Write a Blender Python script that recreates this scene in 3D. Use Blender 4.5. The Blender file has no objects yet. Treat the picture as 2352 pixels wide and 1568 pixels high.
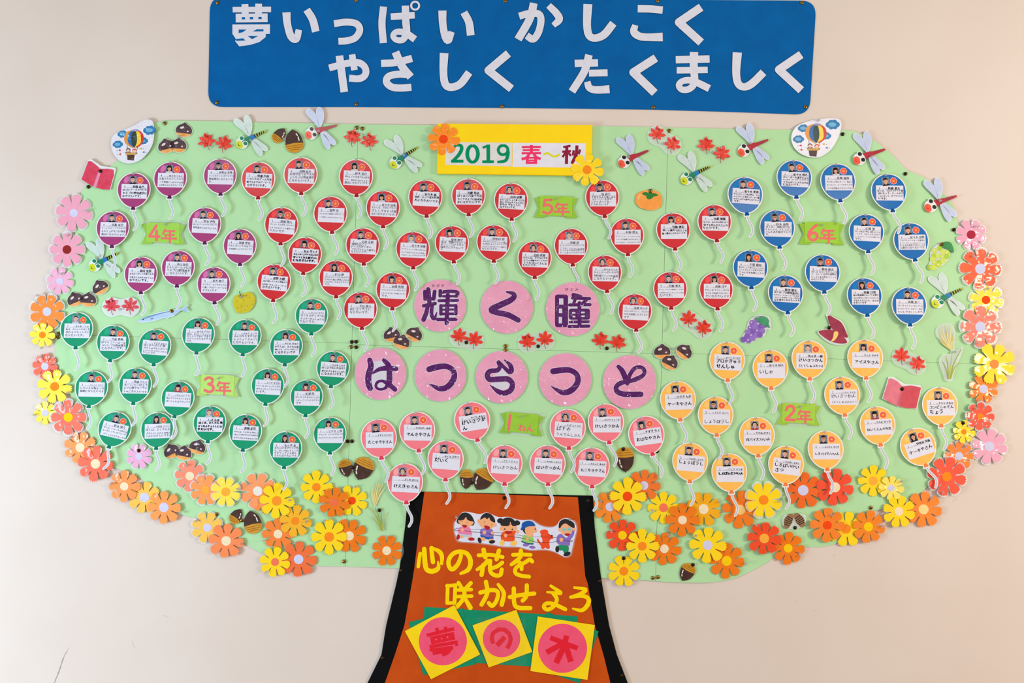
import bpy, math, random
from mathutils import Vector, noise
from mathutils.geometry import delaunay_2d_cdt

# ------------------------------------------------------------------ scale
# 1 photo pixel on the wall = S metres (a standard poster-paper sheet is 788 mm wide and spans 705 px)
S = 0.0011
D = 2.2            # camera distance from the wall
ZC = 1.55          # height of the picture's centre above the floor
FW, FH = 2352, 1568
sc = bpy.context.scene
col = sc.collection

# ------------------------------------------------------------------ camera
cam = bpy.data.cameras.new('camera')
cam.sensor_width = 36.0
cam.lens = 36.0 * D / (FW * S)
camo = bpy.data.objects.new('camera', cam)
camo.location = (0, -D, ZC)
camo.rotation_euler = (math.pi / 2, 0, 0)
col.objects.link(camo)
sc.camera = camo

# ------------------------------------------------------------------ light
world = bpy.data.worlds.new('room_fill')
sc.world = world
world.use_nodes = True
wb = world.node_tree.nodes['Background']
wb.inputs['Color'].default_value = (1.0, 0.97, 0.93, 1)
wb.inputs['Strength'].default_value = 0.46

def area(name, loc, target, size, power, color):
    l = bpy.data.lights.new(name, 'AREA')
    l.shape = 'RECTANGLE'; l.size, l.size_y = size
    l.energy = power; l.color = color
    o = bpy.data.objects.new(name, l)
    o.location = loc
    v = Vector(target) - Vector(loc)
    o.rotation_euler = v.to_track_quat('-Z', 'Y').to_euler()
    col.objects.link(o)
    return o

area('window_daylight', (-2.6, -1.45, ZC - 0.7), (-0.9, 0, ZC - 0.5), (0.7, 0.9), 54, (0.58, 0.79, 1.0))
area('corridor_lamp', (2.75, -1.85, ZC + 0.3), (0.75, 0, ZC - 0.4), (0.7, 0.45), 40, (1.0, 0.88, 0.76))
for lx in (-1.15, 0.15, 1.45):      # unseen overhead tubes, added for glare on the laminated pieces
    area('glare_tube', (lx, -2.7, ZC + 1.4), (lx, -1.2, ZC - 0.4), (1.15, 0.2), 5.5, (1.0, 0.96, 0.92))

vs = sc.view_settings
vs.view_transform = 'Standard'
vs.look = 'None'
vs.gamma = 1.0
vs.use_curve_mapping = False
vs.exposure = 0.1

# ------------------------------------------------------------------ materials
def lin(c):
    out = []
    g = sum(c) / 3.0
    for v in c:
        v = g + (v - g) * 1.07          # inks and papers of the photograph are a little purer than they look through the veil of gloss
        v = max(0.0, min(255.0, v)) / 255.0
        out.append(v / 12.92 if v <= 0.04045 else ((v + 0.055) / 1.055) ** 2.4)
    return tuple(out)

MATS = {}
def mat(c, c2=None, rough=0.55, nscale=60.0, bump=0.0, metal=0.0, coat=0.0, spec=0.2, key=None, bscale=None, bdist=0.002):
    """Procedural paper, ink or metal: two tones mixed by noise, optional fine relief."""
    k = key or (tuple(c), tuple(c2) if c2 else None, rough, nscale, bump, metal, coat, bscale, spec, bdist)
    if k in MATS:
        return MATS[k]
    m = bpy.data.materials.new('mat_%d' % len(MATS))
    m.use_nodes = True
    nt = m.node_tree
    b = nt.nodes['Principled BSDF']
    a = lin(c)
    d = lin(c2) if c2 else tuple(min(1, v * 0.93) for v in a)
    tc = nt.nodes.new('ShaderNodeTexCoord')
    n = nt.nodes.new('ShaderNodeTexNoise')
    n.inputs['Scale'].default_value = nscale
    n.inputs['Detail'].default_value = 4
    nt.links.new(tc.outputs['Object'], n.inputs['Vector'])
    r = nt.nodes.new('ShaderNodeMapRange')
    r.inputs['From Min'].default_value = 0.35
    r.inputs['From Max'].default_value = 0.65
    nt.links.new(n.outputs['Fac'], r.inputs['Value'])
    mx = nt.nodes.new('ShaderNodeMix'); mx.data_type = 'RGBA'
    mx.inputs['A'].default_value = (*a, 1)
    mx.inputs['B'].default_value = (*d, 1)
    nt.links.new(r.outputs['Result'], mx.inputs['Factor'])
    nt.links.new(mx.outputs['Result'], b.inputs['Base Color'])
    b.inputs['Roughness'].default_value = rough
    b.inputs['Metallic'].default_value = metal
    b.inputs['Specular IOR Level'].default_value = 0.5 if metal else spec
    if coat:
        b.inputs['Coat Weight'].default_value = coat
        b.inputs['Coat Roughness'].default_value = 0.12
    if bump:
        n2 = nt.nodes.new('ShaderNodeTexNoise')
        n2.inputs['Scale'].default_value = bscale or 220.0
        n2.inputs['Detail'].default_value = 3
        nt.links.new(tc.outputs['Object'], n2.inputs['Vector'])
        bp = nt.nodes.new('ShaderNodeBump')
        bp.inputs['Strength'].default_value = bump
        bp.inputs['Distance'].default_value = bdist
        nt.links.new(n2.outputs['Fac'], bp.inputs['Height'])
        # on laminated sheets only the clear film is buckled, the print under it lies flat
        nt.links.new(bp.outputs['Normal'], b.inputs['Coat Normal' if coat else 'Normal'])
    m.diffuse_color = (*a, 1)
    MATS[k] = m
    return m

def paper(c, c2=None):      # dull paper or print
    return mat(c, c2, rough=0.75, spec=0.1)
def lam(c, c2=None):        # printed sheet under laminating film
    return mat(c, c2, rough=0.5, coat=0.35, bump=0.12, bscale=45.0)

def film(veil=0.14, gloss=0.05):
    """Clear laminating film: see-through with a faint milky veil and a glossy face."""
    k = ('film', veil, gloss)
    if k in MATS: return MATS[k]
    m = bpy.data.materials.new('clear_film')
    m.use_nodes = True
    nt = m.node_tree
    for n in list(nt.nodes): nt.nodes.remove(n)
    out = nt.nodes.new('ShaderNodeOutputMaterial')
    tr = nt.nodes.new('ShaderNodeBsdfTransparent')
    df = nt.nodes.new('ShaderNodeBsdfDiffuse'); df.inputs['Color'].default_value = (0.86, 0.87, 0.88, 1)
    gl = nt.nodes.new('ShaderNodeBsdfGlossy'); gl.inputs['Roughness'].default_value = 0.14
    tc = nt.nodes.new('ShaderNodeTexCoord')
    nz = nt.nodes.new('ShaderNodeTexNoise'); nz.inputs['Scale'].default_value = 40.0
    bp = nt.nodes.new('ShaderNodeBump'); bp.inputs['Strength'].default_value = 0.3; bp.inputs['Distance'].default_value = 0.002
    nt.links.new(tc.outputs['Object'], nz.inputs['Vector'])
    nt.links.new(nz.outputs['Fac'], bp.inputs['Height'])
    nt.links.new(bp.outputs['Normal'], gl.inputs['Normal'])
    m1 = nt.nodes.new('ShaderNodeMixShader'); m1.inputs[0].default_value = veil
    nt.links.new(tr.outputs[0], m1.inputs[1]); nt.links.new(df.outputs[0], m1.inputs[2])
    m2 = nt.nodes.new('ShaderNodeMixShader'); m2.inputs[0].default_value = gloss
    nt.links.new(m1.outputs[0], m2.inputs[1]); nt.links.new(gl.outputs[0], m2.inputs[2])
    nt.links.new(m2.outputs[0], out.inputs['Surface'])
    MATS[k] = m
    return m

def plastic_clear():
    k = 'clear_plastic'
    if k in MATS: return MATS[k]
    m = bpy.data.materials.new(k); m.use_nodes = True
    nt = m.node_tree
    for n in list(nt.nodes): nt.nodes.remove(n)
    out = nt.nodes.new('ShaderNodeOutputMaterial')
    tr = nt.nodes.new('ShaderNodeBsdfTransparent'); tr.inputs['Color'].default_value = (0.94, 0.94, 0.95, 1)
    df = nt.nodes.new('ShaderNodeBsdfDiffuse'); df.inputs['Color'].default_value = (0.9, 0.9, 0.92, 1)
    gl = nt.nodes.new('ShaderNodeBsdfGlossy'); gl.inputs['Roughness'].default_value = 0.08
    m1 = nt.nodes.new('ShaderNodeMixShader'); m1.inputs[0].default_value = 0.26
    nt.links.new(tr.outputs[0], m1.inputs[1]); nt.links.new(df.outputs[0], m1.inputs[2])
    m2 = nt.nodes.new('ShaderNodeMixShader')
    lw = nt.nodes.new('ShaderNodeLayerWeight'); lw.inputs['Blend'].default_value = 0.35
    mr = nt.nodes.new('ShaderNodeMapRange'); mr.inputs['To Min'].default_value = 0.06; mr.inputs['To Max'].default_value = 0.5
    nt.links.new(lw.outputs['Facing'], mr.inputs['Value']); nt.links.new(mr.outputs['Result'], m2.inputs[0])
    nt.links.new(m1.outputs[0], m2.inputs[1]); nt.links.new(gl.outputs[0], m2.inputs[2])
    nt.links.new(m2.outputs[0], out.inputs['Surface'])
    MATS[k] = m
    return m

# ------------------------------------------------------------------ geometry helpers (2D outlines in pixels, y down)
def ell(cx, cy, rx, ry=None, rot=0.0, n=28, a0=0.0, a1=360.0):
    ry = rx if ry is None else ry
    c, s = math.cos(math.radians(rot)), math.sin(math.radians(rot))
    full = abs(a1 - a0) >= 359.9
    k = n if full else n + 1
    out = []
    for i in range(k):
        t = math.radians(a0 + (a1 - a0) * i / n)
        x, y = rx * math.cos(t), ry * math.sin(t)
        out.append((cx + x * c - y * s, cy + x * s + y * c))
    return out

def smooth(pts, n=6, closed=False):
    """Catmull-Rom through the points (tuples of any length)."""
    m = len(pts)
    if m < 3: return list(pts)
    out = []
    segs = m if closed else m - 1
    for i in range(segs):
        if closed:
            p0, p1, p2, p3 = (pts[(i + j - 1) % m] for j in range(4))
        else:
            p1, p2 = pts[i], pts[i + 1]
            p0 = pts[i - 1] if i else tuple(2 * a - b for a, b in zip(p1, p2))
            p3 = pts[i + 2] if i + 2 < m else tuple(2 * b - a for a, b in zip(p1, p2))
        for k in range(n):
            t = k / n
            out.append(tuple(0.5 * (2 * b + (c - a) * t + (2 * a - 5 * b + 4 * c - d) * t * t + (3 * b - a - 3 * c + d) * t ** 3)
                             for a, b, c, d in zip(p0, p1, p2, p3)))
    if not closed: out.append(tuple(pts[-1]))
    return out

def rect(x0, y0, x1, y1): return [(x0, y0), (x1, y0), (x1, y1), (x0, y1)]
def rrect(x0, y0, x1, y1, r, n=6):
    out = []
    for cx, cy, a in ((x1 - r, y0 + r, -90), (x1 - r, y1 - r, 0), (x0 + r, y1 - r, 90), (x0 + r, y0 + r, 180)):
        out += ell(cx, cy, r, r, 0, n, a, a + 90)
    return out
def turn(pts, deg, c=(0, 0)):
    a, b = math.cos(math.radians(deg)), math.sin(math.radians(deg))
    return [(c[0] + (x - c[0]) * a - (y - c[1]) * b, c[1] + (x - c[0]) * b + (y - c[1]) * a) for x, y in pts]
def zz(Z, pts): return [(Z[0] + p[0] / Z[2], Z[1] + p[1] / Z[2]) for p in pts]
def z1(Z, x, y): return (Z[0] + x / Z[2], Z[1] + y / Z[2])
def area2(p): return sum(p[i][0] * p[(i + 1) % len(p)][1] - p[(i + 1) % len(p)][0] * p[i][1] for i in range(len(p)))

class MB:
    """Collects flat pieces; pixels (x right, y down) and heights in millimetres off the wall become metres."""
    def __init__(self, o=(0, 0), k=1.0):
        self.o, self.k = o, k
        self.v, self.f, self.fm, self.m = [], [], [], []
        self.n = 0
    def mi(self, m):
        if m not in self.m: self.m.append(m)
        return self.m.index(m)
    def pt(self, x, y, h):
        self.v.append(((x - self.o[0]) * S * self.k, -h * 0.001, -(y - self.o[1]) * S * self.k))
        return len(self.v) - 1
    def face(self, idx, m):
        self.f.append(idx); self.fm.append(self.mi(m))
    def poly(self, pts, m, h, h0=None, warp=None):
        if area2(pts) > 0: pts = pts[::-1]          # counter-clockwise for a viewer in front of the wall
        w = warp or (lambda x, y: 0.0)
        self.n += 1; h += 0.004 * (self.n % 24)      # no two pieces in exactly one plane
        a = [self.pt(x, y, h + w(x, y)) for x, y in pts]
        self.face(a, m)
        if h0 is not None:
            b = [self.pt(x, y, h0 + w(x, y)) for x, y in pts]
            n = len(a)
            for i in range(n):
                j = (i + 1) % n
                self.face([a[j], a[i], b[i], b[j]], m)
            self.face(b[::-1], m)
        return self
    def stroke(self, pts, w, m, h, sm=True, cap=True, n=5):
        ws = w if isinstance(w, (list, tuple)) else [w] * len(pts)
        p = [(q[0], q[1], ws[i]) for i, q in enumerate(pts)]
        if sm and len(p) > 2: p = smooth(p, n)
        elif len(p) > 2:
            for i in range(len(p) - 1):
                self.stroke([p[i][:2], p[i + 1][:2]], [p[i][2], p[i + 1][2]], m, h, False, cap)
            for q in p[1:-1]: self.poly(ell(q[0], q[1], q[2] / 2, n=16), m, h)
            return self
        L, R = [], []
        for i, q in enumerate(p):
            a, b = p[max(0, i - 1)], p[min(len(p) - 1, i + 1)]
            dx, dy = b[0] - a[0], b[1] - a[1]
            d = math.hypot(dx, dy) or 1
            nx, ny = -dy / d * max(q[2], 0.01) / 2, dx / d * max(q[2], 0.01) / 2
            L.append((q[0] + nx, q[1] + ny)); R.append((q[0] - nx, q[1] - ny))
        self.n += 1; h += 0.004 * (self.n % 24)
        q_ = 0.05 / max(1, len(p) - 1)               # a stroke that crosses itself lies over itself
        li = [self.pt(x, y, h + q_ * i) for i, (x, y) in enumerate(L)]; ri = [self.pt(x, y, h + q_ * i) for i, (x, y) in enumerate(R)]
        for i in range(len(p) - 1): self.face([li[i], li[i + 1], ri[i + 1], ri[i]], m)
        if cap:
            for q in (p[0], p[-1]):
                if q[2] > 0.5: self.poly(ell(q[0], q[1], q[2] / 2, n=14), m, h)
        return self
    def sheet(self, outline, m, h, step, hf, h0=None, extra=()):
        """A sheet filled with a fine net so that it can bulge: hf(x, y) adds millimetres."""
        xs = [p[0] for p in outline]; ys = [p[1] for p in outline]
        pts = [Vector(p) for p in outline]
        n = len(pts)
        y = min(ys) + step / 2; r = 0
        inner = []
        while y < max(ys):
            x = min(xs) + step / 2 + (step / 2 if r % 2 else 0)
            while x < max(xs):
                if inside(outline, x, y): inner.append(Vector((x, y)))
                x += step
            y += step; r += 1
        vv, ee, ff = delaunay_2d_cdt(pts + inner, [], [list(range(n))], 1, 1e-4)[:3]
        base = len(self.v)
        for q in vv: self.pt(q.x, q.y, h + hf(q.x, q.y))
        for t in ff:
            t = list(t)
            if area2([tuple(vv[i]) for i in t]) > 0: t.reverse()
            self.face([base + i for i in t], m)
        if h0 is not None:
            cnt = {}
            for t in ff:
                for i in range(len(t)):
                    e = (t[i], t[(i + 1) % len(t)])
                    cnt[tuple(sorted(e))] = cnt.get(tuple(sorted(e)), 0) + 1
            for (a, b), c in cnt.items():
                if c == 1:
                    pa, pb = vv[a], vv[b]
                    a2 = self.pt(pa.x, pa.y, h0 + hf(pa.x, pa.y)); b2 = self.pt(pb.x, pb.y, h0 + hf(pb.x, pb.y))
                    a1 = self.pt(pa.x, pa.y, h + hf(pa.x, pa.y)); b1 = self.pt(pb.x, pb.y, h + hf(pb.x, pb.y))
                    self.face([a1, b1, b2, a2], m)
        return self
    def take(self, mesh, scale, dx, dy, m, h):
        """Add a ready text mesh (x right, y up) at pixel dx, dy with a pixel size."""
        b = len(self.v)
        for v in mesh[0]: self.pt(dx + v[0] * scale, dy - v[1] * scale, h)
        for f in mesh[1]: self.face([b + i for i in f], m)
        return self
    def mesh(self, name):
        me = bpy.data.meshes.new(name)
        me.from_pydata(self.v, [], self.f)
        for m in self.m: me.materials.append(m)
        me.polygons.foreach_set('material_index', self.fm)
        me.update()
        return me
    def build(self, name, parent=None, label=None, kind=None):
        return obj(name, self.mesh(name), parent, label, kind)

def inside(poly, x, y):
    c = False; j = len(poly) - 1
    for i in range(len(poly)):
        (xi, yi), (xj, yj) = poly[i], poly[j]
        if (yi > y) != (yj > y) and x < (xj - xi) * (y - yi) / (yj - yi) + xi: c = not c
        j = i
    return c

def obj(name, me, parent=None, label=None, kind=None, mats=None):
    o = bpy.data.objects.new(name, me)
    col.objects.link(o)
    if parent: o.parent = parent
    if label: o['label'] = label
    if kind: o['kind'] = kind
    if mats:
        for i, m in enumerate(mats):
            o.material_slots[i].link = 'OBJECT'
            o.material_slots[i].material = m
    return o

def at(px, py, d=0.0):
    """The point d metres in front of the wall that shows at this pixel."""
    f = (D - d) / D
    return ((px - FW / 2) * S * f, -d, ZC + (FH / 2 - py) * S * f)

LIFT = 1.7          # room for the buckled crown paper, in millimetres
def thing(name, label, cat, px, py, d=4.0, rot=0.0, tilt=0.0, yaw=0.0, scale=1.0, group=None):
    """Empty at a thing's fixing point; d in millimetres off the wall, rot clockwise, tilt brings the lower edge forward."""
    if d > 2.9: d += LIFT
    o = bpy.data.objects.new(name, None)
    o.empty_display_size = 0.02
    col.objects.link(o)
    o.location = at(px, py, d * 0.001)
    f = (D - d * 0.001) / D * scale
    o.scale = (f, f, f)
    o.rotation_euler = (math.radians(-tilt), math.radians(rot), math.radians(yaw))
    o['label'] = label; o['category'] = cat
    if group: o['group'] = group
    return o
def tag(o, label, cat, group=None):
    o['label'] = label; o['category'] = cat
    if group: o['group'] = group
    return o

# ------------------------------------------------------------------ the setting
def box(name, x0, y0, z0, x1, y1, z1_, m, kind='structure', parent=None):
    v = [(x0, y0, z0), (x1, y0, z0), (x1, y1, z0), (x0, y1, z0), (x0, y0, z1_), (x1, y0, z1_), (x1, y1, z1_), (x0, y1, z1_)]
    f = [(0, 3, 2, 1), (4, 5, 6, 7), (0, 1, 5, 4), (1, 2, 6, 5), (2, 3, 7, 6), (3, 0, 4, 7)]
    me = bpy.data.meshes.new(name); me.from_pydata(v, [], f); me.materials.append(m)
    return obj(name, me, parent, None, kind)

wall = box('wall_back', -3.6, 0.0, 0.0, 3.6, 0.12, 3.1,
           mat((224, 210, 199), (220, 205, 193), rough=0.7, nscale=3.0, bump=0.06, bscale=500.0))
floor = box('floor', -3.6, -3.4, -0.06, 3.6, 0.12, 0.0, mat((168, 140, 108), (150, 122, 92), rough=0.4, nscale=8))
base = box('baseboard_back', -3.6, -0.012, 0.0, 3.6, 0.0, 0.09, mat((150, 128, 108), rough=0.5))

scuff2 = mat((200, 187, 177), (206, 193, 182), nscale=150)
scuff = mat((150, 140, 134), (190, 178, 168), nscale=150)
for i, (pts, w) in enumerate([
        ([(159, 1486), (146, 1510), (136, 1540), (124, 1570), (116, 1600)], [0.6, 2.2, 2.8, 1.8, 1.0]),
        ([(376, 1413), (388, 1418)], [1.4, 1.0]), ([(303, 1470), (309, 1487)], [0.8, 0.8]),
        ([(1868, 1403), (1875, 1400)], [1.0, 0.8]), ([(1828, 1381), (1832, 1380)], [1.6, 1.2]),
        ([(1914, 1276), (1919, 1274)], [1.6, 1.6]), ([(2188, 1151), (2198, 1145)], [1.2, 2.0])]):
    mb = MB(pts[0])
    mb.stroke(pts, w, scuff if i == 0 else scuff2, 0.15)
    o = mb.build('scuff_mark', None, 'faint grey rubbed streak on the plaster')
    o.location = at(*pts[0], 0.0); o.parent = wall

# ------------------------------------------------------------------ green paper tree crown, six sheets
CROWN = [(347, 287), (378, 278), (440, 278), (520, 279), (600, 282), (700, 283), (822, 286), (1000, 288), (1180, 288),
         (1360, 290), (1530, 293), (1700, 297), (1820, 299), (1938, 299), (1980, 310), (2020, 333), (2056, 363), (2085, 393),
         (2130, 412), (2160, 440), (2182, 462), (2196, 500), (2201, 525), (2212, 560), (2232, 610), (2246, 660), (2252, 720),
         (2262, 790), (2258, 850), (2248, 900), (2234, 950), (2208, 985), (2186, 1012), (2166, 1047), (2148, 1085), (2128, 1117),
         (2091, 1147), (2045, 1164), (2003, 1174), (1962, 1202), (1935, 1238), (1911, 1250), (1879, 1256), (1850, 1256),
         (1814, 1262), (1778, 1280), (1748, 1299), (1694, 1324), (1655, 1333), (1618, 1337), (1533, 1336), (1505, 1333),
         (1468, 1331), (1384, 1326), (1150, 1312), (917, 1304), (794, 1300), (724, 1298), (660, 1288), (600, 1269), (563, 1247), (532, 1216),
         (512, 1198), (489, 1190), (440, 1187), (408, 1176), (372, 1146), (332, 1104), (302, 1086), (262, 1072), (236, 1046),
         (205, 995), (182, 950), (160, 900), (138, 850), (128, 802), (127, 768), (132, 740), (146, 700), (136, 678), (146, 640), (164, 590),
         (176, 556), (172, 520), (178, 475), (187, 446), (204, 420), (226, 398), (258, 379), (275, 366), (300, 330), (325, 305)]
def clip(poly, a, b, side):
    """Part of an outline on one side of the line a-b."""
    f = lambda p: side * ((b[0] - a[0]) * (p[1] - a[1]) - (b[1] - a[1]) * (p[0] - a[0]))
    out = []
    for i, p in enumerate(poly):
        q = poly[(i + 1) % len(poly)]
        fp, fq = f(p), f(q)
        if fp >= 0: out.append(p)
        if (fp > 0 > fq) or (fp < 0 < fq):
            t = fp / (fp - fq)
            out.append((p[0] + (q[0] - p[0]) * t, p[1] + (q[1] - p[1]) * t))
    return out
def resample(poly, step):
    out = []
    for i, p in enumerate(poly):
        q = poly[(i + 1) % len(poly)]
        n = max(1, int(math.hypot(q[0] - p[0], q[1] - p[1]) / step))
        out += [(p[0] + (q[0] - p[0]) * k / n, p[1] + (q[1] - p[1]) * k / n) for k in range(n)]
    return out
def crease(x, y):
    """Millimetres of buckling of the pinned poster paper, stronger in the loose lower and outer sheets."""
    g = 0.28 + 0.6 * max(0.0, min(1.0, (x - 1350) / 500.0)) + 0.25 * max(0.0, min(1.0, (y - 900) / 300.0))
    u = x * 0.92 + y * 0.38; v = y * 0.92 - x * 0.38
    n = noise.noise((u / 150.0, v / 60.0, 1.3)) * 0.8 + noise.noise((x / 55.0, y / 48.0, 7.7)) * (0.4 + 0.35 * max(0.0, min(1.0, (x - 1350) / 400.0)))
    n *= 2.1
    return n / math.sqrt(1 + n * n) * g * 2.0
green = mat((182, 222, 170), (178, 218, 166), rough=0.62, nscale=14, bump=0.05, bscale=600)
tree = thing('paper_tree', 'huge pale green paper tree crown covering the wall behind the balloons', 'paper tree', 1176, 784, 0.0)
oc = (1176, 784)
sm_crown = smooth(CROWN, 3, True)
L1, L2 = ((824, 270), (793.5, 1320)), ((1535, 270), (1504.5, 1350))
HL, HM, HR = ((100, 767), (812, 788)), ((808, 791), (1519, 812)), ((1513, 809), (2300, 838))
sx = lambda ln, d: ((ln[0][0] + d, ln[0][1]), (ln[1][0] + d, ln[1][1]))      # narrow gaps added so the seams of the overlapping sheets show dark
cols = [clip(sm_crown, *sx(L1, -0.4), 1), clip(clip(sm_crown, *sx(L1, 0.3), -1), *sx(L2, -0.4), 1), clip(sm_crown, *sx(L2, 0.3), -1)]
k = 0
for c, hl in zip(cols, (HL, HM, HR)):
    for side in (-1, 1):
        p = clip(c, (hl[0][0], hl[0][1] + side * 0.25), (hl[1][0], hl[1][1] + side * 0.25), side)
        if len(p) < 3: continue
        # upper sheets lie over the lower ones at the seams
        p = resample(p, 14)
        cx = sum(q[0] for q in p) / len(p); cy = sum(q[1] for q in p) / len(p)
        mb = MB(oc)
        lift = 2.45 + (0.35 if side == -1 else 0.0) + (0.55 if c is cols[1] else 0.0)
        def hf(x, y, c=c):
            return crease(x, y)
        q = []
        uni = []
        for a in p:
            if not uni or math.hypot(a[0] - uni[-1][0], a[1] - uni[-1][1]) > 0.5: uni.append(a)
        mb.sheet(uni, green, lift, 13, hf, lift - 0.35)
        o = mb.build('paper_sheet', tree)
        for pg in o.data.polygons: pg.use_smooth = True
        k += 1

# ------------------------------------------------------------------ trunk: black border paper with the brown sheet on top
def zt(pts): return zz((820, 1340, 3.675), pts)
trunk = thing('trunk_paper', 'tall orange-brown paper trunk with black borders under the crown', 'paper tree trunk', 1165, 1380, 3.0)
ot = (1165, 1380)
mb = MB(ot)
outer = [(938, 1128), (1362, 1138), (1366, 1210), (1380, 1322), (1383, 1340), (1399, 1435), (1417, 1503), (1442, 1568), (1468, 1640),
         (812, 1640), (844, 1568), (876, 1503), (887, 1435), (910, 1340), (918, 1303), (931, 1204)]
mb.poly(outer, paper((9, 9, 11)), 0.5, 0.0)
mb.build('black_border', trunk, 'black border paper')
mb = MB(ot)
brown = [(975, 1129), (1150, 1135), (1327, 1141), (1336, 1230), (1344, 1322), (1350, 1340), (1366, 1435), (1386, 1503), (1402, 1568), (1426, 1640),
         (856, 1640), (884, 1568), (907, 1503), (929, 1435), (946, 1340), (952, 1303), (962, 1220)]
mb.sheet(resample(brown, 16), mat((196, 80, 12), (188, 72, 8), rough=0.6, nscale=18), 1.2, 20,
         lambda x, y: 0.25 * noise.noise((x / 70.0, y / 45.0, 3.1)), 0.5)
mb.build('brown_sheet', trunk, 'orange-brown trunk sheet')

# yellow brush letters of the motto on the trunk
ZA = (900, 1120, 4.3556)
yl = paper((252, 214, 0), (246, 204, 0))
def letter(parent, strokes, Z, m, h, origin, sm=True, cap=True, halo=None, name='letter', holes=(), hole_m=None, blocks=()):
    mb = MB(origin)
    for st in strokes:
        w = st[-1]; pts = zz(Z, st[:-1])
        k = 1.0 / Z[2]
        ww = [a * k for a in w] if isinstance(w, (list, tuple)) else w * k
        if halo:
            hm, grow = halo
            mb.stroke(pts, [a + grow for a in ww] if isinstance(ww, list) else ww + grow, hm, h - 0.12, sm, cap)
            if not cap:   # square ends: carry the outline round them
                pass
        mb.stroke(pts, ww, m, h, sm, cap)
    for b in blocks: mb.poly(zz(Z, b), m, h)
    for b in holes: mb.poly(zz(Z, b), hole_m, h + 0.12)
    return mb.build(name, parent)
TR = [
 [[(285, 655), (275, 710), (265, 785), 36], [(325, 610), (332, 740), (352, 815), (410, 832), (465, 800), (462, 735), [46, 50, 50, 50, 44, 14]], [(398, 600), (402, 660), (412, 740), 44], [(420, 605), (480, 640), (502, 690), (498, 755), [30, 46, 42, 34]]],
 [[(690, 640), (690, 690), (655, 770), (605, 812), (572, 780), (570, 720), (610, 660), (680, 635), (755, 660), (788, 735), (765, 815), (690, 855), [34, 40, 44, 46, 44, 44, 44, 44, 46, 48, 46, 30]]],
 [[(868, 672), (990, 668), (1108, 690), 38], [(918, 618), (935, 690), 46], [(1072, 626), (1048, 712), 44], [(960, 730), (915, 775), (855, 815), [50, 42, 34]], [(915, 770), (898, 868), 44], [(985, 728), (985, 830), (1030, 872), (1085, 868), (1100, 815), 42], [(1105, 745), (1060, 780), (1010, 800), 40]],
 [[(1212, 668), (1300, 665), (1388, 668), 38], [(1290, 628), (1285, 690), (1195, 765), [44, 42, 34]], [(1200, 762), (1255, 735), (1295, 760), (1298, 812), 38], [(1405, 735), (1380, 715), (1330, 745), (1245, 795), (1238, 850), (1290, 875), (1372, 886), 40]],
 [[(560, 975), (555, 1148), 38], [(552, 978), (640, 970), 36], [(636, 975), (628, 1150), 38], [(552, 1150), (630, 1148), 34], [(668, 948), (700, 1000), 40], [(790, 950), (740, 1005), 42], [(665, 1020), (795, 1015), 36], [(650, 1085), (800, 1080), 36], [(728, 1010), (718, 1100), (650, 1190), 42], [(722, 1085), (785, 1195), [36, 50]]],
 [[(885, 1045), (1000, 1020), (1060, 1040), (1050, 1120), (1005, 1178), (970, 1150), 42], [(942, 938), (955, 1050), (898, 1165), 44], [(1065, 965), (1120, 1050), (1100, 1165), [34, 44, 46]]],
 [[(1180, 1090), (1300, 1068), (1425, 1055), 42], [(1350, 972), (1345, 1080), (1308, 1125), 42], [(1220, 1005), (1225, 1150), (1265, 1195), (1385, 1200), 44]],
 [[(1590, 978), (1660, 1025), (1690, 1050), (1640, 1048), (1555, 1040), [28, 38, 40, 34, 22]], [(1612, 1050), (1650, 1110), (1620, 1180), (1560, 1215), (1520, 1190), (1545, 1155), (1620, 1160), (1735, 1212), 40]],
 [[(1825, 995), (1940, 1015), (1880, 1060), (1785, 1090), [24, 40, 38, 26]], [(1790, 1092), (1900, 1078), (1965, 1105), (1960, 1165), (1900, 1222), (1810, 1205), [30, 40, 44, 46, 40, 20]]],
]
for st in TR:
    letter(trunk, st, ZA, yl, 1.75, ot)

# ------------------------------------------------------------------ blue banner with white letters
sign = thing('blue_banner', 'long blue paper banner with two lines of white letters', 'banner', 1176, 125, 0.6)
os_ = (1176, 125)
mb = MB(os_)
def corner(p, q, r_, rad, n=7):
    """Rounded corner at q between the edges from p and to r_."""
    def along(a, b, d):
        l = math.hypot(b[0] - a[0], b[1] - a[1]); return (a[0] + (b[0] - a[0]) * d / l, a[1] + (b[1] - a[1]) * d / l)
    a, b = along(q, p, rad), along(q, r_, rad)
    return [((1 - t) ** 2 * a[0] + 2 * t * (1 - t) * q[0] + t * t * b[0], (1 - t) ** 2 * a[1] + 2 * t * (1 - t) * q[1] + t * t * b[1]) for t in [k_ / n for k_ in range(n + 1)]]
C4 = [(483, -8), (1875, 2), (1859, 264), (478, 246)]
so = corner(C4[3], C4[0], C4[1], 34) + corner(C4[0], C4[1], C4[2], 36) + corner(C4[1], C4[2], (1700, 258), 34) + [(1700, 258), (1500, 252), (1180, 248), (800, 246)] + corner((800, 246), C4[3], C4[0], 36)
blue = mat((0, 96, 160), (0, 90, 152), spec=0.08, rough=0.6, nscale=20, bump=0.04, bscale=300)
mb.sheet(resample(so, 18), blue, 1.2, 24, lambda x, y: 0.5 * noise.noise((x / 160.0, y / 120.0, 5.0)) * max(0.2, min(1, (x - 1300) / 400.0)), 0.7)
bo = mb.build('banner_sheet', sign)
for pg in bo.data.polygons: pg.use_smooth = True
ZS, ZU = (460, 0, 3.2667), (1160, 0, 3.1784)
wh = paper((222, 221, 230), (216, 215, 225)); navy = paper((14, 40, 84))
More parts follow.
